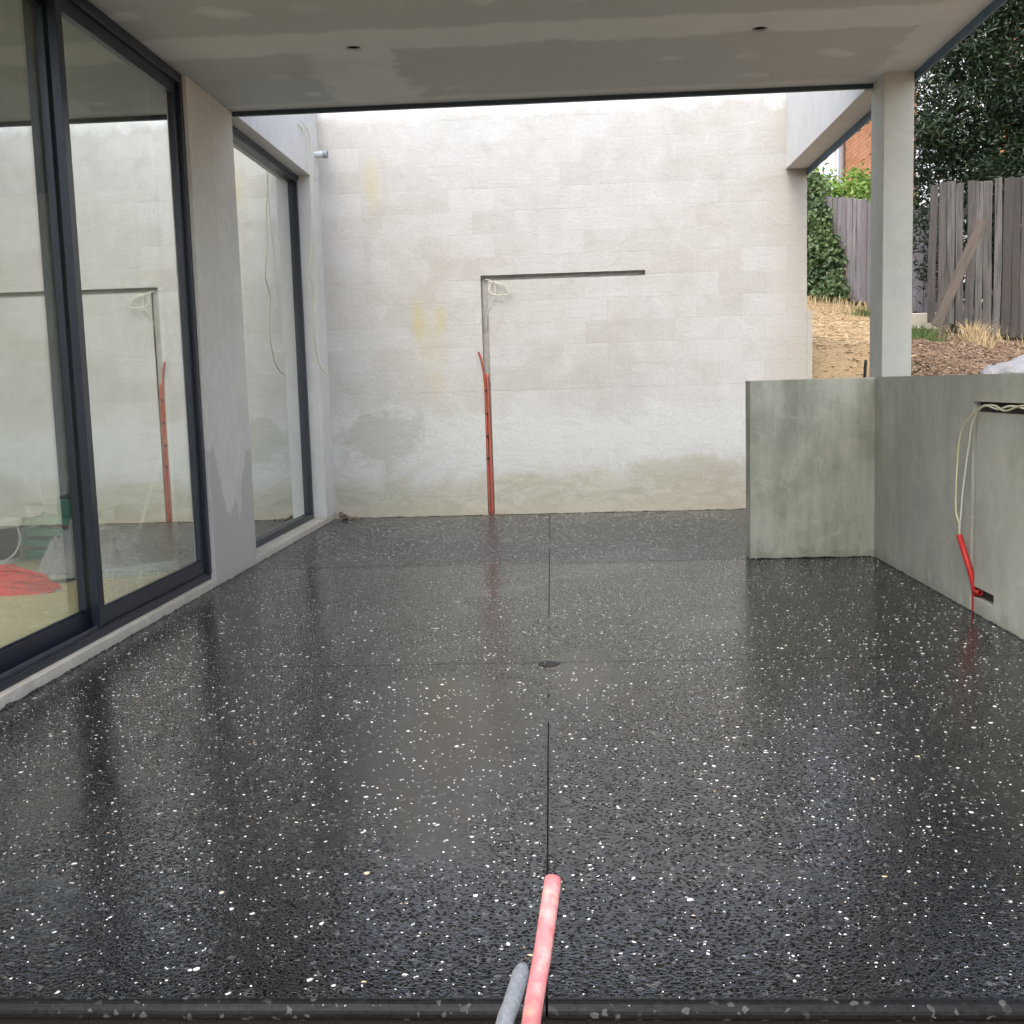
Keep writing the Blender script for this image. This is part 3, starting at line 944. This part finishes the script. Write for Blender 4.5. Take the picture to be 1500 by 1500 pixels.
# ------------------------------------------------------------------ far window
fw = thing('fixed_window', 'tall fixed glass window between the pier and the block wall', 'window', (-2.3, 8.5, .053))
def fp(name, b, mat=None, bev=.0015):
    return par(boxo(name, b, mat or M['aluminium'], None, bev), fw)
W0, W1 = 7.434, 9.656
fp('sill_frame', (-2.425, -2.318, W0, W1, .053, .10))
fp('head_frame', (-2.425, -2.318, W0, W1, ZC - .055, ZC - .001))
fp('head_bead', (-2.3178, -2.305, W0, W1, ZC - .03, ZC - .001))
fp('jamb_frame', (-2.425, -2.318, W0, W0 + .04, .1003, ZC - .0553))
fp('jamb_frame', (-2.425, -2.318, W1 - .04, W1, .1003, ZC - .0553))
fp('glass_pane', (-2.362, -2.356, W0 + .035, W1 - .035, .095, ZC - .05), M['glass'], 0)

# ------------------------------------------------------------------ things inside the room
def lathe(bm, prof, seg=28, c=(0, 0, 0)):
    rings = [[bm.verts.new((c[0] + r * math.cos(2 * math.pi * k / seg), c[1] + r * math.sin(2 * math.pi * k / seg), c[2] + z)) for k in range(seg)] for r, z in prof]
    for a, b in zip(rings, rings[1:]):
        for k in range(seg):
            bm.faces.new((a[k], a[(k + 1) % seg], b[(k + 1) % seg], b[k]))
    return rings
bk = thing('plastic_bucket', 'white plastic bucket with black label inside the glass door', 'bucket', (-4.0, 7.35, .061))
bm = bmesh.new()
rs = lathe(bm, [(.12, 0), (.125, .0), (.155, .26), (.165, .262), (.165, .29), (.158, .30), (.150, .30), (.12, .01)])
bm.faces.new(rs[0]); bm.faces.new(rs[-1])
mk('body', bm, M['white_plastic'], bk, smooth=False)
bm = bmesh.new(); lathe(bm, [(.1295, .03), (.1575, .245), (.1560, .248), (.1275, .03)]); mk('label_band', bm, M['black'], bk)
bm = bmesh.new(); tube(bm, spline([(.16, -.03, .27), (.20, -.08, .16), (.17, -.16, .06), (.05, -.21, .02), (-.08, -.2, .06), (-.155, -.04, .27)]), .006, 6); mk('handle', bm, M['white_plastic'], bk, smooth=True)
b2 = thing('white_tub', 'low white tub of tools standing behind the green crate', 'tub', (-4.35, 8.9, .061))
bm = bmesh.new(); rs = lathe(bm, [(.16, 0), (.21, .24), (.225, .245), (.225, .26), (.2, .26), (.155, .01)]); bm.faces.new(rs[0]); bm.faces.new(rs[-1]); mk('body', bm, M['white_plastic'], b2)
for i, (dx, dy) in enumerate(((.05, 0), (-.05, .06), (.0, -.08))):
    bm = bmesh.new(); tube(bm, [Vector((dx, dy, .05)), Vector((dx * 3, dy * 2.5, .5))], .011, 6); mk('tool_handle', bm, M['white_plastic'], b2)
cr = thing('plastic_crate', 'green plastic crate heaped with tools inside the glass door', 'crate', (-3.66, 7.62, .061))
for (b) in ((-.21, .21, -.15, .15, 0, .012), ):
    boxo('base', b, M['green_plastic'], cr, .002)
for k in range(4):
    z0 = .014 + k * .075
    for nm, b in (('side_slat', (-.21, .21, -.15, -.14, z0, z0 + .05)), ('side_slat', (-.21, .21, .14, .15, z0, z0 + .05)),
                  ('end_slat', (-.21, -.20, -.138, .138, z0, z0 + .05)), ('end_slat', (.20, .21, -.138, .138, z0, z0 + .05))):
        boxo(nm, b, M['green_plastic'], cr, .002)
for sx in (-1, 1):
    for sy in (-1, 1):
        boxo('corner_post', (sx * .2115 - .012, sx * .2115 + .012, sy * .1515 - .012, sy * .1515 + .012, 0, .30), M['green_plastic'], cr, .002)
boxo('liner', (-.195, .195, -.135, .135, .013, .20), M['black'], cr)
bs = thing('tool_bag', 'green lidded tub stacked behind the crate in the room', 'tub', (-3.83, 8.25, .061))
boxo('body', (-.12, .12, -.11, .11, 0, .36), M['green_plastic'], bs, .02, 2)
boxo('lid', (-.1, .1, -.1, .1, .361, .385), M['black'], bs, .008, 2)
bc = tag(boxo('red_coil', (-3.72, -3.58, 7.56, 7.68, .263, .33), M['orange'], None, .03, 3), 'small red bundle lying in the green crate', 'bundle')
# red heap of cord
rg = random.Random(21)
ph_ = thing('cord_heap', 'heap of bright red cord on the plywood floor', 'cord', (-3.42, 6.18, .061))
bm = bmesh.new()
rs = lathe(bm, [(.36, 0), (.30, .02), (.2, .05), (.1, .07), (.001, .08)], 20)
bm.faces.new(rs[0])
for v in bm.verts:
    v.co.y *= .33
mk('cord_core', bm, M['red_pile'], ph_, smooth=True)
for k in range(6):
    pts = []
    for i in range(70):
        a = rg.uniform(0, 6.28); r_ = math.sqrt(rg.random())
        h = .17 * (1 - r_ ** 2) + .008
        pts.append((.42 * r_ * math.cos(a), .13 * r_ * math.sin(a), h * rg.uniform(.3, 1)))
    bm = bmesh.new(); tube(bm, spline(pts, 3), .007, 5)
    mk('cord', bm, M['red_pile'], ph_, smooth=True)
# dust sheet
bm = bmesh.new()
NS = 60
gv = []
for j in range(NS + 1):
    rowv = []
    for i in range(NS + 1):
        u, v = i / NS * 2 - 1, j / NS * 2 - 1
        rr = math.sqrt(u * u + v * v)
        h = .24 * max(0, 1 - rr * .95) ** .6 * (1 + .8 * mnoise.noise((u * 1.5, v * 1.5, 12)))
        h += .20 * abs(mnoise.noise((u * 2.6, v * 2.6, 1))) + .11 * abs(mnoise.noise((u * 5.5 + 2 * v, v * 6, 4))) + .03 * mnoise.noise((u * 13, v * 13, 6))
        h *= max(0, 1 - max(abs(u), abs(v)) ** 6)
        rowv.append(bm.verts.new((u * .36 + .03 * mnoise.noise((v * 4, u * 2, 9)), v * .36 + .03 * mnoise.noise((v * 3, u * 5, 2)), h + .002)))
    gv.append(rowv)
for j in range(NS):
    for i in range(NS):
        bm.faces.new((gv[j][i], gv[j][i + 1], gv[j + 1][i + 1], gv[j + 1][i]))
o = mk('dust_sheet', bm, M['sheet'], None, smooth=True)
o.location = (-3.12, 7.0, .061)
tag(o, 'crumpled grey dust sheet heaped on the plywood inside the door', 'sheet')
# board, stick
o = boxo('board_offcut', (-.26, .26, -.10, .10, 0, .045), M['paleboard'], None, .003)
o.location = (-2.72, 6.78, .061); o.rotation_euler = (0, 0, .55)
tag(o, 'pale blue board offcut lying flat behind the door pane', 'board')
bm = bmesh.new(); tube(bm, [Vector((-2.95, 7.05, .062)), Vector((-2.7, 6.8, .51)), Vector((-2.452, 6.575, .95))], .009, 8)
tag(mk('white_stick', bm, M['white_plastic'], None, smooth=True), 'thin white stick leaning against the pier inside the room', 'stick')

bx = thing('cardboard_box', 'small brown carton behind the white stick in the room', 'box', (-3.75, 9.2, .061))
boxo('body', (-.16, .16, -.12, .12, 0, .2), simple('cardboard', (.34, .25, .16), .8), bx, .004)
boxo('flap', (-.15, .15, -.26, -.125, .19, .194), simple('cardboard_flap', (.40, .30, .20), .8), bx)
cl = thing('black_lead', 'tangled black lead on the plywood beside the red cord', 'lead', (-3.3, 6.55, .061))
pts = [(.24 * math.cos(k * .9) * (1 + .25 * rg.random()), .12 * math.sin(k * .9) * (1 + .3 * rg.random()), .008 + .012 * rg.random()) for k in range(34)]
bm = bmesh.new(); tube(bm, spline(pts, 4), .005, 5); mk('lead', bm, M['black'], cl, smooth=True)
for k, (dx, dy, rz, ln) in enumerate(((-3.95, 8.55, .4, .5), (-3.7, 8.75, -.5, .42), (-4.1, 8.7, 1.2, .3))):
    o = boxo('timber_offcut', (-ln / 2, ln / 2, -.03, .03, 0, .035), M['whitepaint'] if k == 1 else M['ply'], None, .002)
    o.location = (dx, dy, .061); o.rotation_euler = (0, 0, rz)
    tag(o, ('short plywood offcut beside the white tub', 'white painted offcut lying between crate and carton', 'stubby plywood offcut behind the bucket')[k], 'offcut', 'offcuts on the room floor')

# ------------------------------------------------------------------ conduit stubs in the foreground
pp = thing('pink_conduit', 'faded pink conduit stub rising at the front slab edge', 'conduit', (-.12, .95, -.35))
par(tubeo('pipe', [(-.12, .93, -.36), (-.118, .95, -.1), (-.105, 1.02, .12), (-.085, 1.15, .27), (-.067, 1.296, .37), (-.053, 1.383, .418), (-.039, 1.481, .475)], .0122, M['pink'], None, 16, 10), pp)
gp = thing('grey_conduit', 'shorter grey lagged pipe beside the pink conduit', 'pipe', (-.14, .9, -.35))
par(tubeo('pipe', [(-.15, .88, -.36), (-.148, .90, -.05), (-.135, .96, .2), (-.115, 1.06, .36), (-.094, 1.182, .430), (-.085, 1.224, .442), (-.074, 1.285, .454)], [.0105] * 58 + [.0100, .0088, .0060], M['greypipe'], None, 14, 10), gp)

# ------------------------------------------------------------------ fences
def paling_mesh(rg, wd, ln, th=.014, taper=0.0):
    bm = bmesh.new()
    n = 5
    rows = []
    b0, b1 = rg.uniform(-.012, .012), rg.uniform(-.012, .012)
    for i in range(n + 1):
        t = i / n
        off = b0 * math.sin(t * 3.1) + b1 * math.sin(t * 6.2) * .5
        ww = wd * (1 + rg.uniform(-.06, .06))
        zz = t * ln + (rg.uniform(-.012, .012) if i in (0, n) else 0)
        rows.append([bm.verts.new((off - ww / 2, -th / 2, zz)), bm.verts.new((off + ww / 2, -th / 2, zz + (rg.uniform(-.02, .02) if i in (0, n) else 0))),
                     bm.verts.new((off + ww / 2, th / 2, zz)), bm.verts.new((off - ww / 2, th / 2, zz))])
    for a, b in zip(rows, rows[1:]):
        for k in range(4):
            bm.faces.new((a[k], a[(k + 1) % 4], b[(k + 1) % 4], b[k]))
    bm.faces.new(rows[0]); bm.faces.new(rows[-1])
    bmesh.ops.recalc_face_normals(bm, faces=bm.faces[:])
    me = bpy.data.meshes.new('paling'); bm.to_mesh(me); bm.free()
    return me
def fence(name, label, p0, p1, ztop, mat, pitch, wd, seed, skip=(), bottom=None, tilt=.02):
    rg = random.Random(seed)
    p0, p1 = Vector(p0), Vector(p1)
    d = (p1 - p0); L = d.length; d /= L
    ang = math.atan2(d.y, d.x)
    root = thing(name, label, 'fence', (p0.x, p0.y, gz(p0.x, p0.y)))
    root.rotation_euler = (0, 0, ang)
    n = int(L / pitch)
    for i in range(n):
        s = i * pitch
        q = p0 + d * s
        zt = ztop(s) + rg.uniform(-.014, .014)
        zb = (bottom(s) if bottom else gz(q.x, q.y) + .05) + rg.uniform(-.03, .03)
        if i in skip:
            continue
        me = paling_mesh(rg, wd * rg.uniform(.85, 1.12), zt - zb)
        me.materials.append(mat)
        o = bpy.data.objects.new('paling', me); COL.objects.link(o)
        o.parent = root
        o.location = (s, rg.uniform(-.006, .006), zb - root.location.z)
        o.rotation_euler = (rg.uniform(-.012, .012), rg.uniform(-tilt, tilt), rg.uniform(-.05, .05))
    for zr in (.35, 1.25):
        bm = bmesh.new()
        box(bm, -.03, L - .12, .045, .085, zr, zr + .075)
        for v in bm.verts:
            q = p0 + d * v.co.x
            v.co.z += ztop(v.co.x) - 1.6 - root.location.z
        mk('rail', bm, mat, root)
    for s in [k * 2.2 + .3 for k in range(int(L / 2.2) + 1)]:
        if s < L:
            q = p0 + d * s
            boxo('fence_post', (s - .05, s + .05, .0855, .18, gz(q.x, q.y) - root.location.z - .3, ztop(s) - root.location.z - .12), mat, root, .006)
    return root
fence('timber_fence', 'dark weathered timber paling fence on the bank at right', (4.03, 12.5, 0), (8.2, 12.35, 0),
      lambda s: 3.245 + .03 * s, M['paling'], .0985, .087, 4, (), lambda s: 1.76 - .235 * s if s < 1.3 else 1.455 - .03 * (s - 1.3), .010)
fence('timber_fence', 'silvery far paling fence behind the ivy, past the post', (3.45, 17.6, 0), (4.95, 14.83, 0),
      lambda s: 4.06 - .24 * s, M['paling_pale'], .098, .094, 6, (), None, .012)
# leaning plank
bm = bmesh.new(); box(bm, -.052, .052, -.011, .011, 0, 1.18)
o = mk('loose_plank', bm, M['plank'], None, .003)
o.location = (3.90, 11.95, gz(3.9, 11.95) + .17)
dv = Vector((4.36, 12.30, 2.75)) - o.location
o.rotation_euler = dv.to_track_quat('Z', 'Y').to_euler()
o.rotation_euler = Matrix(((dv.cross(Vector((0, 1, 0))).normalized().x * -1, 0, dv.normalized().x), (0, 1, dv.normalized().y), (dv.cross(Vector((0, 1, 0))).normalized().z * -1, 0, dv.normalized().z))).to_euler()
tag(o, 'loose weathered plank leaning diagonally against the dark fence', 'plank')
o = boxo('concrete_plinth', (4.05, 4.42, 13.3, 13.5, 1.55, 1.90), M['kerb'], None, .01)
tag(o, 'small pale concrete block at the foot of the gap in the fence', 'block')

# ------------------------------------------------------------------ foliage
def leaf_mesh(name, centres, lsize, wfrac, rg, down=.3, folded=True):
    V, Fc = [], []
    for c in centres:
        L = lsize * rg.uniform(.6, 1.25)
        W = L * wfrac
        d = Vector((rg.gauss(0, 1), rg.gauss(0, 1), rg.gauss(-down, .7))).normalized()
        s = d.cross(Vector((rg.gauss(0, 1), rg.gauss(0, 1), rg.gauss(0, 1)))).normalized()
        n = d.cross(s)
        b = len(V)
        p = Vector(c)
        m = p + d * L * .45 + n * L * .05
        V += [p, m + s * W * .5 + n * W * .18, p + d * L - n * L * .12, m - s * W * .5 + n * W * .18, m]
        Fc += [(b, b + 1, b + 4), (b + 1, b + 2, b + 4), (b + 2, b + 3, b + 4), (b + 3, b, b + 4)]
    me = bpy.data.meshes.new(name)
    me.from_pydata([tuple(v) for v in V], [], Fc)
    return me
def clumps(rg, c, r, ncl, per, spread, surf=.45):
    out = []
    for i in range(ncl):
        while True:
            u = Vector((rg.uniform(-1, 1), rg.uniform(-1, 1), rg.uniform(-1, 1)))
            if surf < u.length < 1: break
        cc = Vector((c[0] + u.x * r[0], c[1] + u.y * r[1], c[2] + u.z * r[2]))
        sp = spread * rg.uniform(.6, 1.3)
        for k in range(int(per * rg.uniform(.6, 1.3))):
            out.append(cc + Vector((rg.gauss(0, sp), rg.gauss(0, sp), rg.gauss(0, sp * .8))))
    return out
def tree(name, label, base, trunk_pts, c, r, ncl, per, spread, lsize, wf, mat, seed, surf=.35, limbs=7, cat='tree', down=.3):
    rg = random.Random(seed)
    t = thing(name, label, cat, base)
    bm = bmesh.new()
    pts = spline(trunk_pts, 6)
    tube(bm, pts, [.13 * (1 - .6 * i / len(pts)) * (1 if cat == 'tree' else .35) for i in range(len(pts))], 9)
    for k in range(limbs):
        a = pts[int(len(pts) * rg.uniform(.45, .98)) - 1]
        e = Vector((c[0] + rg.uniform(-.8, .8) * r[0], c[1] + rg.uniform(-.8, .8) * r[1], c[2] + rg.uniform(-.5, .9) * r[2]))
        m = a.lerp(e, .5) + Vector((0, 0, .15))
        lp = spline([a, m, e], 5)
        tube(bm, lp, [.05 * (1 - .8 * i / len(lp)) * (1 if cat == 'tree' else .3) for i in range(len(lp))], 6)
    par(mk('trunk', bm, M['bark'], None, smooth=True), t)
    cs = clumps(rg, c, r, ncl, per, spread, surf)
    par(link('crown', leaf_mesh('crown', cs, lsize, wf, rg, down), mat), t)
    return t
tree('broadleaf_tree', 'dense dark green tree with long leaves overhanging the right-hand fence', (5.5, 14.4, gz(5.5, 14.4)),
     [(5.5, 14.4, 1.4), (5.45, 14.4, 2.6), (5.3, 14.3, 3.6), (5.4, 14.2, 4.8), (5.3, 14.3, 6.0)], (5.5, 14.2, 4.55), (1.5, .95, 2.75), 560, 130, .16, .10, .27, M['leaf_dark'], 12, .2, 16)
tree('leafy_shrub', 'bright lime green shrub topping the far silvery fence', (4.45, 19.0, gz(4.45, 19)),
     [(4.45, 19, 2.3), (4.45, 19, 3.2), (4.4, 19, 4.0)], (4.45, 18.9, 3.95), (1.3, .6, .62), 110, 75, .11, .11, .5, M['leaf_lime'], 14, .3, 6, 'shrub')
tree('leafy_shrub', 'small green shrub glimpsed through the gap in the fence', (4.75, 16.6, gz(4.75, 16.6)),
     [(4.75, 16.6, 1.7), (4.75, 16.6, 2.4), (4.75, 16.6, 2.8)], (4.8, 16.6, 2.7), (.5, .3, .6), 40, 60, .10, .09, .55, M['leaf_lime'], 15, .3, 5, 'shrub')
# ivy over the far fence
rg = random.Random(31)
iv = thing('ivy', 'leafy green ivy sprawling over the far silvery fence', 'ivy', (3.7, 17.0, gz(3.7, 17)))
cs = []
A, B = Vector((3.45, 17.6, 0)), Vector((4.75, 15.2, 0))
dF = (B - A).normalized(); nF = Vector((dF.y, -dF.x, 0))
if nF.y > 0: nF = -nF
for i in range(760):
    zz = rg.uniform(0, 1.75)
    lim = 1.5 - .42 * zz + .22 * mnoise.noise((zz * 2.3, 5, 1))
    s = rg.uniform(.1, lim)
    if mnoise.noise((s * 3, zz * 3, 2)) < -.28 or rg.random() < .04:
        continue
    q = A + dF * s
    b0 = gz(q.x, q.y) + zz
    off = rg.uniform(.03, .28) * (1.2 - zz * .4)
    for k in range(22):
        cs.append(Vector((q.x, q.y, b0)) + nF * off + Vector((rg.gauss(0, .07), rg.gauss(0, .05), rg.gauss(0, .08))))
par(link('foliage', leaf_mesh('foliage', cs, .085, .8, rg, .6), M['leaf_ivy']), iv)
bm = bmesh.new()
for k in range(7):
    s = rg.uniform(-.2, .7)
    q = A + dF * s + nF * .05
    z0 = gz(q.x, q.y)
    tube(bm, spline([(q.x, q.y, z0 - .02), (q.x + .05, q.y - .03, z0 + .5), (q.x - .04, q.y, z0 + 1.0), (q.x + rg.uniform(-.15, .15), q.y, z0 + 1.5)], 5), .012, 5)
par(mk('stem', bm, M['bark'], None, smooth=True), iv)

# ------------------------------------------------------------------ soil clods, straw, grasses
def scatter(name, label, n, area_fn, smin, smax, mat, seed, flat):
    rg = random.Random(seed)
    V, Fc = [], []
    oct_ = [Vector(v) for v in ((1, 0, 0), (-1, 0, 0), (0, 1, 0), (0, -1, 0), (0, 0, 1), (0, 0, -1))]
    fo = [(0, 2, 4), (2, 1, 4), (1, 3, 4), (3, 0, 4), (2, 0, 5), (1, 2, 5), (3, 1, 5), (0, 3, 5)]
    for i in range(n):
        x, y = area_fn(rg)
        s = rg.uniform(smin, smax) * rg.uniform(.4, 1)
        rot = Matrix.Rotation(rg.uniform(0, 6.28), 3, 'Z') @ Matrix.Rotation(rg.uniform(-.6, .6), 3, 'X')
        b = len(V)
        for v in oct_:
            q = rot @ Vector((v.x * s * rg.uniform(.6, 1.3), v.y * s * flat[0] * rg.uniform(.6, 1.2), v.z * s * flat[1]))
            V.append((x + q.x, y + q.y, gz(x, y) + s * flat[1] * .4 + q.z))
        Fc += [tuple(b + k for k in f) for f in fo]
    me = bpy.data.meshes.new(name)
    me.from_pydata(V, [], Fc)
    o = link(name, me, mat)
    o['kind'] = 'stuff'
    o['label'] = label
    return o
def tan_area(rg):
    y = rg.uniform(7.6, 16.5)
    return y * rg.uniform(.20, .30) + .05, y
def brown_area(rg):
    y = rg.uniform(8.2, 12.9)
    return y * rg.uniform(.285, .46), y
scatter('straw_litter', 'pale straw and wood chips on the tan slope', 9000, tan_area, .012, .05, M['straw'], 41, (.35, .2))
scatter('soil_clods', 'brown soil clods on the bank below the dark fence', 9000, brown_area, .008, .034, M['clod'], 42, (.8, .7))
scatter('leaf_litter', 'dry leaves and straw on the brown bank', 5200, brown_area, .010, .04, M['straw'], 43, (.4, .12))
def grass(name, label, spots, mat, seed):
    rg = random.Random(seed)
    V, Fc = [], []
    for (cx, cy, rr, n, h) in spots:
        for i in range(n):
            x, y = rg.gauss(cx, rr), rg.gauss(cy, rr)
            z = gz(x, y) - .02
            hh = h * rg.uniform(.5, 1.2)
            lx, ly = rg.gauss(0, .35) * hh, rg.gauss(0, .35) * hh
            a = rg.uniform(0, 3.14); wx, wy = .004 * math.cos(a), .004 * math.sin(a)
            b = len(V)
            V += [(x - wx, y - wy, z), (x + wx, y + wy, z), (x + lx * .4 - wx, y + ly * .4 - wy, z + hh * .6), (x + lx * .4 + wx, y + ly * .4 + wy, z + hh * .6), (x + lx, y + ly, z + hh * (1 - .3 * rg.random()))]
            Fc += [(b, b + 1, b + 3, b + 2), (b + 2, b + 3, b + 4)]
    me = bpy.data.meshes.new(name); me.from_pydata(V, [], Fc)
    o = link(name, me, mat); o['kind'] = 'stuff'; o['label'] = label
    return o
grass('dry_grass', 'dry straw-coloured grass tufts on the bank and under the ivy',
      [(4.28, 11.9, .05, 200, .26), (4.2, 11.4, .05, 90, .22), (4.45, 12.3, .2, 60, .22), (3.75, 15.6, .3, 150, .18), (3.9, 14.9, .25, 90, .16), (5.2, 11.8, .4, 90, .14), (3.5, 16.3, .25, 120, .2)], M['drygrass'], 51)
grass('green_grass', 'patch of green grass beside the concrete block on the bank',
      [(3.72, 11.9, .12, 420, .14), (3.85, 12.4, .12, 240, .14), (3.9, 14.6, .12, 200, .14)], M['greengrass'], 52)

# sack, dark stub and stick behind the walls
bm = bmesh.new()
bmesh.ops.create_icosphere(bm, subdivisions=4, radius=1)
for v in bm.verts:
    p = v.co.copy()
    f = 1 + .18 * mnoise.noise(p * 2.2) + .16 * abs(mnoise.noise(p * 4.5)) + .05 * mnoise.noise(p * 9)
    v.co = Vector((p.x * .40 * f, p.y * .26 * f, p.z * .17 * f + .15))
    if v.co.z < 0: v.co.z *= .2
o = mk('plastic_sack', bm, M['bag'], None, smooth=True)
o.location = (3.43, 8.35, gz(3.43, 8.35) - .06); o.rotation_euler = (0, 0, .3)
tag(o, 'crumpled white plastic sack lying just beyond the parapet', 'sack')
bm = bmesh.new(); tube(bm, spline([(2.27, 8.6, .6), (2.275, 8.6, 1.15), (2.282, 8.6, 1.30)], 4), .012, 10, True, .7)
tag(mk('pipe_end', bm, M['black'], None, smooth=True), 'dark pipe end sticking up from the soil left of the post', 'pipe')

# ------------------------------------------------------------------ brick house
bh = thing('brick_house', 'orange brick neighbouring house seen between beam and post', 'house', (9.5, 20.8, 2.3))
def bp(name, b, mat, bev=0.0):
    return par(boxo(name, b, mat, None, bev), bh)
bp('wall', (6.0, 13.0, 19.6, 24.5, 1.5, 7.6), M['brick'])
bp('front_wall', (6.02, 13.0, 19.45, 19.598, 1.5, 7.6), M['whitepaint'])
bp('chimney_breast', (7.25, 7.6, 19.25, 19.448, 1.5, 7.6), M['brick'])
bm = bmesh.new()
v = [bm.verts.new(p) for p in ((5.5, 19.1, 7.6), (13.5, 19.1, 7.6), (13.5, 25, 7.6), (5.5, 25, 7.6), (9.5, 21.5, 9.6), (9.5, 22.6, 9.6))]
for f in ((0, 1, 4), (1, 2, 5, 4), (2, 3, 5), (3, 0, 4, 5), (0, 3, 2, 1)):
    bm.faces.new([v[i] for i in f])
par(mk('roof', bm, M['tile']), bh)
par(tubeo('downpipe', [(5.93, 24.4, 1.6), (5.93, 24.4, 4), (5.93, 24.4, 7.6)], .07, simple('grey_downpipe', (.36, .35, .36), .5), None, 10, 3), bh)
ls = thing('lattice_screen', 'white crossed lattice screen on the brick house balcony', 'screen', (5.55, 24.6, 2.3))
def lp_(name, b): return par(boxo(name, b, M['whitepaint']), ls)
lp_('screen_post', (5.83, 5.88, 24.58, 24.64, 1.5, 7.2)); lp_('screen_post', (5.46, 5.51, 24.58, 24.64, 1.5, 7.2)); lp_('screen_post', (4.95, 5.0, 24.58, 24.64, 1.5, 7.2))
lp_('rail', (4.9, 5.9, 24.6, 24.63, 5.45, 5.52)); lp_('rail', (4.9, 5.9, 24.6, 24.63, 7.1, 7.16))
for k, (x0, x1) in enumerate(((5.52, 5.82), (5.82, 5.52), (5.01, 5.45), (5.45, 5.01))):
    for zz in (5.5, 6.3):
        bm = bmesh.new()
        tube(bm, [Vector((x0, 24.61 + .012 * (k % 2), zz)), Vector(((x0 + x1) / 2, 24.61 + .012 * (k % 2), zz + .4)), Vector((x1, 24.61 + .012 * (k % 2), zz + .8))], .022, 6)
        par(mk('lattice_strip', bm, M['whitepaint']), ls)
